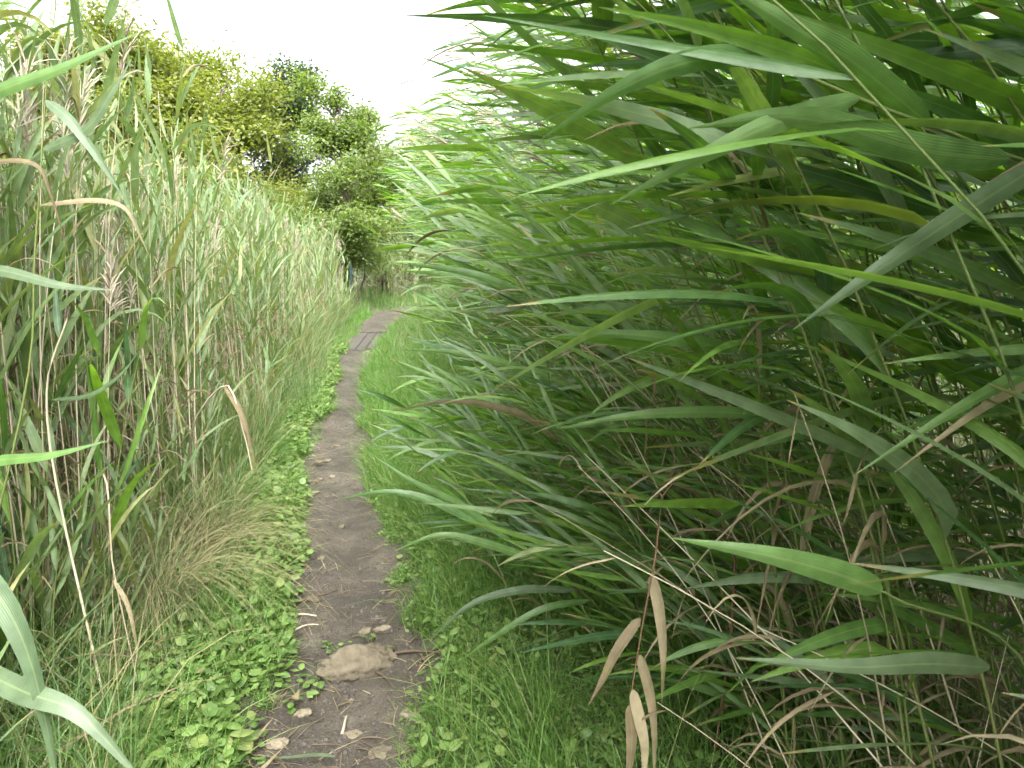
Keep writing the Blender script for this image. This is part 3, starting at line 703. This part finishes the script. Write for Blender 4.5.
B.add(*blades(2500, verge_pos(1, 8, 19, .9, .5), .25, .5, .004, .009, .35, 5, .8, 'tallgrass', windx=-.3))
link('tall_grass', B.mesh('tall_grass', [M['tallgrass']]), kind='stuff', label='long thin grass leaning along the foot of the left reed stand', category='grass')
# straw litter between the stems
B = Buf()
def litter_pos(n):
    y = rng.uniform(.6, 7, n); s = rng.random(n) < .6
    return np.where(s, right_edge(y) + rng.uniform(-.1, 1.8, n), left_edge(y) - rng.uniform(-.05, 1.8, n)), y
B.add(*blades(4200, litter_pos, .2, .6, .006, .016, 1.6, 6, 1.0, 'straw'))
link('reed_litter', B.mesh('reed_litter', [M['leaf_dead']]), kind='stuff', label='withered reed leaves lying and leaning between the stems', category='litter')
# broad leaved ground cover: chickweed-like small leaves on stalks
def cover(n, pos, r0, r1, h0, h1):
    x, y = pos(n); n = len(x); K = 5
    z = height(x, y) + rng.uniform(h0, h1, n)
    q = rng.uniform(0, 6.28, n); tilt = rng.normal(.15, .35, n)
    d0 = norm(np.stack([np.cos(q), np.sin(q), tilt], -1))
    C, D = grow(np.stack([x, y, z], -1), d0, rng.uniform(r0, r1, n), K, np.zeros((n, 3)), rng.uniform(.2, .9, n))
    S = sides_of(D, np.tile(rng.normal(0, .35, n)[:, None], (1, K)))
    w = np.array([.25, .85, 1, .72, .05])
    return ribbons(C, S, w[None] * (rng.uniform(r0, r1, n) * .62)[:, None], rng.random(n) * .7 + .3 * (fbm(x * 1.5, y * 1.5, 2) + .5), fold=.25, cols=3)
B = Buf()
B.add(*cover(2400, verge_pos(-1, 1.3, 4.8, .0, .3), .035, .08, .02, .12))
B.add(*cover(1300, verge_pos(1, 1.3, 4.8, .0, .6), .03, .065, .02, .12))
B.add(*cover(9500, verge_pos(-1, 1.3, 4.6, -.08, .35), .014, .05, .01, .10))
B.add(*cover(9000, verge_pos(-1, 4.6, 12, -.02, .2), .03, .07, .01, .12))
B.add(*cover(16000, verge_pos(1, 1.2, 5, -.02, .8), .012, .03, .01, .08))
B.add(*cover(12000, verge_pos(1, 5, 12, -.02, .4), .02, .05, .01, .10))
B.add(*cover(9000, edge_pos, .012, .032, .008, .03))
link('ground_cover', B.mesh('ground_cover', [M['weed']]), kind='stuff', label='low small-leaved weeds matting the verges', category='weeds')

# larger leafy weeds one can count
wv = []
for k in range(6):
    B = Buf(); n = int(rng.integers(9, 16)); q = np.arange(n) * 2.4 + rng.normal(0, .3, n)
    l = rng.uniform(.05, .12, n); h = rng.uniform(.25, 1.2, n)
    d0 = norm(np.stack([np.cos(q), np.sin(q), h], -1)); base = np.zeros((n, 3))
    C, D = grow(base, d0, l, 6, np.stack([np.cos(q), np.sin(q), 0 * q], -1) * .4, np.full(n, .5))
    B.add(*tubes(C, np.tile(np.linspace(.0016, .001, 6), (n, 1)), rng.random(n), 4))
    C2, D2 = grow(C[:, -1], D[:, -1] * .8 + np.stack([np.cos(q), np.sin(q), 0 * q], -1) * .5, rng.uniform(.03, .062, n), 7, np.zeros((n, 3)), rng.uniform(.4, 1.2, n))
    w = np.array([.2, .75, 1, .97, .8, .5, .05])
    B.add(*ribbons(C2, sides_of(D2, np.tile(rng.normal(0, .3, n)[:, None], (1, 7))), w[None] * rng.uniform(.026, .048, n)[:, None], rng.random(n), fold=.25, cols=5))
    wv.append(B.mesh('leafy_weed', [M['weed']]))
first = {}
for k in range(110):
    left = k < 86
    y = 1.7 + 3.2 * rng.random() ** 1.2
    x = float(path_x(y)) - float(path_w(y)) * 1.1 - abs(rng.normal(0, .26)) if left else float(path_x(y)) + float(path_w(y)) * 1.1 + abs(rng.normal(0, .3))
    if left and x < left_edge(y) - .2: continue
    i = int(rng.integers(6)); s = rng.uniform(.6, 1.15)
    if i in first: o = first[i].copy(); COL.objects.link(o)
    else: o = link('leafy_weed', wv[i]); first[i] = o
    o.location = (x, y, float(height(x, y)) - .005); o.rotation_euler = (0, 0, rng.uniform(0, 6.28)); o.scale = (s, s, s)
    d = 'beside the stone step' if abs(y - 2.75) < .35 else 'in the near corner of the verge' if y < 2.4 else 'beyond the stone along the path'
    o['label'] = f'small round-leaved green weed on the {"left" if left else "right"} verge, {d}'; o['category'] = 'weed'
    o['group'] = 'round-leaved weeds on the verges'

for (px, py, s_, lab) in ((372, 640, .8, 'fresh green sprig growing right behind the stone step'), (318, 664, .7, 'flat green sprig at the left end of the stone step'), (335, 640, .55, 'tiny green sprig behind the left half of the stone step'), (296, 680, .7, 'green sprig on the trodden soil in front of the stone step')):
    g = G(px, py); o = first[int(rng.integers(6))].copy(); COL.objects.link(o); o.location = (g[0], g[1], float(height(*g)) + .005); o.scale = (s_,) * 3; o.rotation_euler = (0, 0, rng.uniform(0, 6))
    o['label'] = lab
# drooping dry tussocks at the foot of the left stand
for (px, py, Y, n, h, lab) in ((150, 520, 3.0, 360, .62, 'large drooping tussock of fine brown dry grass before the left reeds'), (205, 500, 3.6, 240, .55, 'smaller tussock of dry fine grass right behind the brown one')):
    p = P(px, py, Y); x, y = p[0] , Y; z = float(height(x, y))
    b = np.stack([x + rng.normal(0, .05, n), y + rng.normal(0, .05, n), np.full(n, z)], -1) - np.array([x, y, z])
    q = rng.uniform(0, 6.28, n)
    C, D = grow(b, norm(np.stack([np.cos(q) * .35, np.sin(q) * .35, np.ones(n)], -1)), rng.uniform(.7, 1.25, n) * h * 1.5, 9, np.stack([np.cos(q) * .5 + .35, np.sin(q) * .5 - .2, 0 * q], -1), rng.uniform(1.2, 3.2, n))
    S = sides_of(D, np.tile(rng.normal(0, .8, n)[:, None], (1, 9)))
    v, f, uv, a = ribbons(C, S, np.linspace(1, .2, 9)[None] * rng.uniform(.002, .0038, n)[:, None], rng.random(n), cols=2)
    o = link('grass_tussock', make_mesh('grass_tussock', (v, f, uv, a, np.zeros(len(f))), [M['straw']]), label=lab, category='tussock'); o.location = (x, y, z)

# ------------------------------------------------------------------ stones, twigs, fallen leaves on the path
def stone_mesh(sx, sy, sz, seed, nu=44, nv=26):
    th = np.linspace(0, 2 * np.pi, nu, endpoint=False); ph = np.linspace(.06, np.pi - .06, nv)
    T, Ph = np.meshgrid(th, ph)
    d = np.stack([np.cos(T) * np.sin(Ph), np.sin(T) * np.sin(Ph), np.cos(Ph)], -1)
    r = 1 + .95 * fbm(d[..., 0] * 1.5 + seed * 3.1 + d[..., 2], d[..., 1] * 1.6 + seed - d[..., 2], 4) + .38 * fbm(d[..., 0] * 6 + seed, d[..., 1] * 9 + d[..., 2] * 5, 2)
    v = (d * r[..., None] * np.array([sx, sy, sz])).reshape(-1, 3)
    i = (np.arange(nv - 1) * nu)[:, None]; j = np.arange(nu)[None]; j2 = (j + 1) % nu
    f = np.stack([i + j2 + 0 * j, i + j + 0 * j2, i + nu + j, i + nu + j2], -1).reshape(-1, 4)
    nvt = len(v); v = np.vstack([v, v[:nu].mean(0), v[-nu:].mean(0)])
    jj = np.arange(nu); top = np.stack([jj, (jj + 1) % nu, np.full(nu, nvt), np.full(nu, nvt)], -1); b0 = (nv - 1) * nu
    caps = []
    for k in range(0, nu, 2):
        caps.append((k, (k + 1) % nu, (k + 2) % nu, nvt)); caps.append((b0 + (k + 2) % nu, b0 + (k + 1) % nu, b0 + k, nvt + 1))
    f = np.vstack([f, np.array(caps)])
    return make_mesh('stone', (v, f, v[:, :2].copy(), np.full(len(v), .3), np.zeros(len(f))), [M['stone']])
stones = [(358, 654, .15, .075, .078, .45, 'long half-buried buff stone forming a step across the path'),
          (276, 730, .035, .026, .020, .2, 'rounded pale stone, right of a pair set in the near path'),
          (253, 734, .030, .024, .016, .9, 'smaller brownish stone, left of the pair in the near path'),
          (302, 696, .032, .022, .014, .3, 'buff flat stone in front of the stone step'),
          (385, 622, .045, .018, .014, .2, 'flat pale stone at the right side just behind the step'),
          (390, 595, .035, .018, .012, .2, 'small flat pale stone at the right path edge under the reed spray'),
          (380, 737, .045, .03, .012, .4, 'low buff stone near the right side of the near path'),
          (352, 715, .035, .025, .010, .1, 'low flat stone in the middle of the near path'),
          (312, 491, .045, .025, .014, .2, 'pale stone on the path farther back, left of the middle'),
          (335, 440, .05, .03, .016, .3, 'small pale stone in the narrow far stretch of path'),
          (252, 652, .025, .02, .016, .5, 'pale round stone among the weeds at the left path edge')]
for k, (px, py, sx, sy, sz, rz, lab) in enumerate(stones):
    g = G(px, py); o = link('stone', stone_mesh(sx, sy, sz, k * 1.7), label=lab, category='stone')
    o.location = (g[0], g[1], path_z(g[0], g[1]) + sz * (.1 if k else .05)); o.rotation_euler = (rng.normal(0, .1), rng.normal(0, .1), rz)

for k in range(22):
    y = 1.75 + 4.2 * rng.random() ** 1.3; x = float(path_x(y)) + float(path_w(y)) * rng.uniform(-.95, .95); r_ = rng.uniform(.010, .026)
    o = link('stone', stone_mesh(r_ * rng.uniform(1, 1.6), r_, r_ * rng.uniform(.5, .8), 40 + k * 1.3, 20, 12), category='stone')
    o['label'] = f'little embedded stone on the {"near path in front of" if y < 2.6 else "path beyond"} the step, {"left" if x < path_x(y) else "right"} half'; o['group'] = 'little stones in the path'
    o.location = (x, y, path_z(x, y) + r_ * .1); o.rotation_euler = (rng.normal(0, .2), rng.normal(0, .2), rng.uniform(0, 3))
def stick(name, a, b, rad, mat, label, cat, group=None, sag=.01):
    A, Bp = np.array([*a, path_z(*a) + rad * 1.1]), np.array([*b, path_z(*b) + rad * 1.1])
    sag = .025 * np.linalg.norm(Bp - A); m1 = A + (Bp - A) * .35 + np.array([rng.normal(0, sag), rng.normal(0, sag), .008]); m2 = A + (Bp - A) * .7 + np.array([rng.normal(0, sag), rng.normal(0, sag), .006])
    C = curve([A, m1, m2, Bp], 10) - A
    v, f, uv, a_ = tubes(C[None], (rad * np.linspace(1, .55, 10))[None], [rng.random()], 6)
    o = link(name, make_mesh(name, (v, f, uv, a_, np.zeros(len(f))), [M[mat]]), label=label, category=cat); o.location = A
    if group: o['group'] = group
stick('twig', G(395, 645), G(440, 652), .008, 'twig', 'dark root-like stick reaching right from the stone step', 'twig')
stick('twig', G(376, 660), G(396, 680), .006, 'twig', 'short dark forked stick below the stone step', 'twig')
stick('reed_stalk', G(268, 614), G(316, 608), .006, 'stem_d', 'straight straw coloured stalk lying at the left path edge behind the step', 'stalk')
stick('reed_stalk', G(290, 601), G(337, 581), .006, 'twig', 'darker brown stalk lying aslant across the path behind the straw one', 'stalk')
stick('reed_stalk', G(295, 623), G(318, 617), .004, 'stem_d', 'small pale splinter beside the straw coloured stalk', 'stalk')
stick('reed_stalk', G(341, 716), G(346, 698), .006, 'stem_d', 'short cut straw stub lying along the near path', 'stalk')
stick('twig', G(320, 748), G(365, 760), .004, 'twig', 'thin brown twig at the bottom of the path right of the fallen leaf', 'twig')
for k in range(46):
    py = 768 - 190 * rng.random() ** 1.3; g = G(0, py); y = g[1]
    x = float(path_x(y)) + float(path_w(y)) * rng.uniform(-1.05, 1.05); q = rng.normal(.4, .6); l = rng.uniform(.05, .17)
    d = 'in front of the stone step' if y < 2.7 else 'behind the stone step'
    s = 'left' if x < path_x(y) - .1 else 'right' if x > path_x(y) + .1 else 'middle'
    stick('twig' if k % 3 else 'straw_bit', (x, y), (x + math.cos(q) * l, y + math.sin(q) * l), rng.uniform(.0015, .0035), 'twig' if k % 3 else 'leaf_dead', f'thin {"brown twig" if k % 3 else "straw bit"} lying on the path {d}, {s} part', 'twig', 'twigs and straw scattered on the path')
# crumbs of earth and straight straw bits, past counting
n = 5200; y = 1.3 + 7 * rng.random(n) ** 1.7; x = path_x(y) + path_w(y) * np.clip(rng.normal(0, .62, n), -1.15, 1.15)
kk = fbm(x * 5, y * 4, 3) + .35 * np.abs(x - path_x(y)) / path_w(y) > .06; x, y = x[kk], y[kk]; n = len(x)
z = height(x, y) + .006 + .042 * fbm(x * 6, y * 5, 4) + .012 * fbm(x * 26, y * 24, 3)
r_ = rng.uniform(.0025, .006, n) * np.where(rng.random(n) < .12, 2.0, 1.0)
q0 = np.stack([x, y, z - r_ * .3], -1); q1 = q0 + np.stack([rng.normal(0, .4, n), rng.normal(0, .4, n), np.full(n, 1.1)], -1) * r_[:, None]
Cc = q0[:, None] + (q1 - q0)[:, None] * np.array([0, .45, .9, 1.0])[None, :, None]
v, f, uv, a = tubes(Cc, r_[:, None] * np.array([1.1, 1.05, .6, .02])[None] * rng.uniform(.7, 1.2, (n, 4)), rng.random(n), 5)
link('soil_crumbs', make_mesh('soil_crumbs', (v, f, uv, a, np.zeros(len(f))), [M['crumb']], False), kind='stuff', label='crumbs of dark earth scattered over the trodden path', category='soil')
n = 420; y = 1.4 + 6 * rng.random(n) ** 1.6; x = path_x(y) + path_w(y) * np.sign(rng.normal(0, 1, n)) * np.clip(1 - np.abs(rng.normal(0, .38, n)), -.2, 1.1)
z = height(x, y) + .012 + .042 * fbm(x * 6, y * 5, 4); q = rng.uniform(0, 3.14, n); l = rng.uniform(.03, .13, n)
e = np.stack([np.cos(q), np.sin(q), rng.normal(0, .05, n)], -1) * l[:, None]
Cc = np.stack([x, y, z], -1)[:, None] + e[:, None] * np.array([-.5, 0, .5])[None, :, None] + np.array([0, 0, .003])[None, None] * np.array([0, 1, 0])[None, :, None]
v, f, uv, a = ribbons(Cc, np.tile(norm(np.cross(e, [0, 0, 1.]))[:, None], (1, 3, 1)), np.tile(rng.uniform(.002, .005, n)[:, None], (1, 3)), rng.random(n), fold=.5, cols=3)
link('straw_litter', make_mesh('straw_litter', (v, f, uv, a, np.zeros(len(f))), [M['leaf_dead']]), kind='stuff', label='short straight bits of straw along the path edges', category='litter')
def fallen(px, py, l, w, rz, mk, lab, curl=.02):
    g = G(px, py); K = 9; t = np.linspace(-.5, .5, K)
    x = t * l; C = np.stack([x, .06 * l * np.sin(t * 5), curl * (t * 2) ** 2 + .004], -1)
    C[:, 2] += .006
    S = np.tile(np.array([0, 1., .1]), (K, 1))
    v, f, uv, a = ribbons(C[None], norm(S)[None], (reed_width(K) * w)[None], [rng.random()], fold=.2, cols=5)
    o = link('fallen_leaf', make_mesh('fallen_leaf', (v, f, uv, a, np.zeros(len(f))), [M[mk]]), label=lab, category='leaf')
    o.location = (g[0], g[1], path_z(*g) + .03); o.rotation_euler = (0, 0, rz)
fallen(298, 748, .24, .022, math.pi - .12, 'leaf_fp', 'long grey green reed leaf fallen across the bottom of the path', .004)
fallen(320, 462, .07, .045, .3, 'leaf_dead', 'small orange brown leaf fallen on the path far behind the step')
fallen(295, 690, .06, .035, 1.2, 'leaf_dead', 'curled brown leaf on the near path left of the flat stone')
fallen(266, 760, .14, .016, .9, 'leaf_dead', 'bleached straw leaf at the lower left path edge')
fallen(258, 735, .16, .014, 1.1, 'leaf_dead', 'thin bleached leaf above the other one at the lower left path edge')

# ------------------------------------------------------------------ planks in the far path
root = bpy.data.objects.new('plank_walk', None); COL.objects.link(root); root.location = (0, 0, 0)
root['label'] = 'run of worn grey planks laid lengthwise where the far path narrows'; root['category'] = 'planks'
def box_mesh(name, sx, sy, sz, mat, bev=.01):
    import bmesh
    bm = bmesh.new(); bmesh.ops.create_cube(bm, size=1); bmesh.ops.scale(bm, vec=(sx, sy, sz), verts=bm.verts)
    bmesh.ops.bevel(bm, geom=bm.edges[:], offset=bev, segments=2, affect='EDGES')
    me = bpy.data.meshes.new(name); bm.to_mesh(me); bm.free(); me.materials.append(mat); return me
a, b = np.array([float(path_x(12.1)), 12.1]), np.array([float(path_x(14.6)), 14.6]); ang = math.atan2(b[1] - a[1], b[0] - a[0]) - math.pi / 2
root.location = ((a[0] + b[0]) / 2, (a[1] + b[1]) / 2, path_z((a[0] + b[0]) / 2, 13.35)); root.rotation_euler = (0, 0, ang)
for k in range(3):
    o = link('plank', box_mesh('plank', .158, 2.5 - .1 * k, .05, M['wood']), root); o.location = (-.165 + .165 * k, rng.normal(0, .06), .001)
o = link('cross_beam', box_mesh('cross_beam', .62, .09, .05, M['wood']), root); o.location = (0, 1.36, .012)

# ------------------------------------------------------------------ fence posts half hidden in the reeds
for (px, Y, h, lab) in ((134, 5.3, 1.35, 'dark green metal fence post glimpsed between the dry stalks at left'), (352, 18.9, 1.3, 'dark far post in the shade at the foot of the small tree')):
    p = P(px, 300, Y); root = bpy.data.objects.new('fence_post', None); COL.objects.link(root); root.location = (p[0], Y, float(height(p[0], Y)))
    root['label'] = lab; root['category'] = 'post'
    o = link('post', box_mesh('post', .05, .05, h, M['post'], .006), root); o.location = (0, 0, h / 2 - .05)
    o = link('cap', box_mesh('cap', .058, .058, .025, M['post'], .006), root); o.location = (0, 0, h - .04)

# ------------------------------------------------------------------ trees and shrubs
def tree(name, label, cat, base, H, spread, mat, nleaf, leafsize, seed, trunk_r, first=.25, levels=3, clump=.5, airy=1.0, up=.35, group=None):
    r = np.random.default_rng(seed); root = bpy.data.objects.new(name, None); COL.objects.link(root); root.location = base
    root['label'] = label; root['category'] = cat
    if group: root['group'] = group
    segs, ends = [], []
    def branch(p, d, l, rad, lev):
        K = 7; pts = [p]; dd = d
        for k in range(K - 1):
            dd = norm(dd + r.normal(0, .04 if lev == levels else .13, 3) + np.array([0, 0, .05 * up])); pts.append(pts[-1] + dd * l / (K - 1))
        pts = np.array(pts); segs.append((pts, rad)); 
        if lev == 0:
            ends.extend(pts[2:]); return
        nb = int(r.integers(4, 7)) if lev < levels else int(r.integers(8, 11))
        for k in range(nb):
            t = r.uniform(first if lev == levels else .3, 1.0); q = pts[min(K - 1, int(t * (K - 1)))]
            az = r.uniform(0, 6.28); side = np.array([math.cos(az), math.sin(az), r.uniform(-.1, .8)])
            nd = norm(dd * up + side); ll = l * r.uniform(.42, .68) * (spread if lev == levels else 1)
            if lev == levels: ll *= (1.25 - .65 * t)
            branch(q, nd, ll, rad * .5, lev - 1)
        if lev < levels: ends.append(pts[-1])
    branch(np.array([0, 0, -.1]), np.array([.03, 0, 1.]), H * .62, trunk_r, levels)
    C = np.array([s[0] for s in segs]); rad = np.array([np.linspace(s[1], s[1] * .35, 7) for s in segs])
    v, f, uv, a = tubes(C, np.maximum(rad, .006), np.zeros(len(C)), 6)
    link('trunk', make_mesh('trunk', (v, f, uv, a, np.zeros(len(f))), [M['bark']]), root)
    E = np.array(ends); k = r.integers(0, len(E), nleaf)
    keep = r.random(len(E)) < airy; k = k[keep[k]]
    n = len(k); p = E[k] + r.normal(0, 1, (n, 3)) * clump * np.array([1, 1, .62])
    q = r.uniform(0, 6.28, n); d0 = norm(np.stack([np.cos(q), np.sin(q), r.normal(-.15, .5, n)], -1))
    Cl, D = grow(p, d0, leafsize * r.uniform(.6, 1.3, n), 4, np.zeros((n, 3)), r.uniform(0, .8, n))
    S = sides_of(D, np.tile(r.normal(0, .7, n)[:, None], (1, 4)))
    v, f, uv, a = ribbons(Cl, S, np.array([.2, 1, .8, .08])[None] * (leafsize * r.uniform(.4, .65, n))[:, None], np.mod(r.random(n) * .5 + (k % 17) / 34., 1), cols=2)
    link('crown', make_mesh('crown', (v, f, uv, a, np.zeros(len(f))), [M[mat]]), root)
    return root
def at(px, Y): p = P(px, 300, Y); return (p[0], Y, 0)
tree('broadleaf_tree', 'large yellow green tree rising behind the left reed stand', 'tree', at(195, 27), 11.0, 1.12, 'tree_yellow', 120000, .155, 4, .22, first=.15, clump=.42)
tree('broadleaf_tree', 'yellow green tree behind the tall reeds at the upper left', 'tree', at(115, 25), 9.9, 1.05, 'tree_yellow', 95000, .15, 9, .2, first=.15, clump=.38)
tree('dark_tree', 'dark blue green open-crowned tree between the yellow tree and the slender one', 'tree', at(285, 31), 11.6, .75, 'tree_dark', 34000, .15, 12, .2, first=.3, clump=.32, airy=.6, up=.7)
tree('slender_tree', 'slender small tree with an airy open crown standing at the bend of the path', 'tree', at(352, 20.8), 9.5, .5, 'tree_mid', 24000, .105, 15, .09, first=.1, clump=.19, airy=.7, up=.9)
tree('broadleaf_tree', 'olive green tree top behind the reeds in the far left corner', 'tree', at(10, 24), 7.6, 1.0, 'tree_mid', 13000, .16, 23, .18, first=.2, clump=.4)
tree('shrub', 'bright green bushy shrub at the foot of the slender tree', 'shrub', at(338, 19.6), 3.4, 1.2, 'tree_mid', 15000, .09, 31, .05, first=.05, clump=.25)
tree('shrub', 'yellowish shrub in front of the dark tree left of the slender tree', 'shrub', at(300, 24), 4.4, 1.2, 'tree_yellow', 15000, .09, 33, .06, first=.05, clump=.32)
tree('shrub', 'tall green bush beyond the bend just left of the right reed stand', 'shrub', at(402, 27), 7.6, 1.0, 'tree_mid', 26000, .09, 37, .07, first=.05, clump=.3)
tree('shrub', 'pale low bush filling the gap behind the path bend', 'shrub', at(378, 26.5), 5.4, 1.2, 'tree_mid', 24000, .09, 41, .06, first=.05, clump=.3)
tree('shrub', 'bright leafy bush behind the right reed stand near its far tip', 'shrub', at(440, 26), 6.8, 1.1, 'tree_mid', 24000, .09, 43, .07, first=.05, clump=.32)

# ------------------------------------------------------------------ light
w = bpy.data.worlds.new('World'); sc.world = w; w.use_nodes = True; nt = w.node_tree; nt.nodes.clear()
EL, AZ = R(54), R(166)          # azimuth clockwise from +Y: behind the camera to the right
sky = N(nt, 'ShaderNodeTexSky', sky_type='NISHITA'); sky.sun_disc = False; sky.sun_elevation = EL; sky.sun_rotation = AZ
sky.air_density = 1.0; sky.dust_density = 6.0; sky.ozone_density = 1.0
hs = N(nt, 'ShaderNodeHueSaturation'); hs.inputs['Saturation'].default_value = .12; nt.links.new(sky.outputs[0], hs.inputs['Color'])
bg = N(nt, 'ShaderNodeBackground'); bg.inputs['Strength'].default_value = .15; nt.links.new(hs.outputs[0], bg.inputs[0])
wo = N(nt, 'ShaderNodeOutputWorld'); nt.links.new(bg.outputs[0], wo.inputs[0])
sl = bpy.data.lights.new('sun', 'SUN'); so = bpy.data.objects.new('sun', sl); COL.objects.link(so)
sl.energy = 1.5; sl.angle = R(40); sl.color = (1, .97, .92)
dirv = Vector((math.sin(AZ) * math.cos(EL), math.cos(AZ) * math.cos(EL), math.sin(EL)))
so.rotation_euler = dirv.to_track_quat('Z', 'Y').to_euler(); so.location = (3, -3, 12)

sc.view_settings.view_transform = 'Standard'; sc.view_settings.look = 'None'; sc.view_settings.gamma = 1; sc.view_settings.exposure = 2.45
sc.cycles.use_denoising = True; sc.cycles.use_adaptive_sampling = True; sc.cycles.adaptive_threshold = .03; sc.cycles.max_bounces = 5; sc.cycles.diffuse_bounces = 3; sc.cycles.glossy_bounces = 2; sc.cycles.transmission_bounces = 4
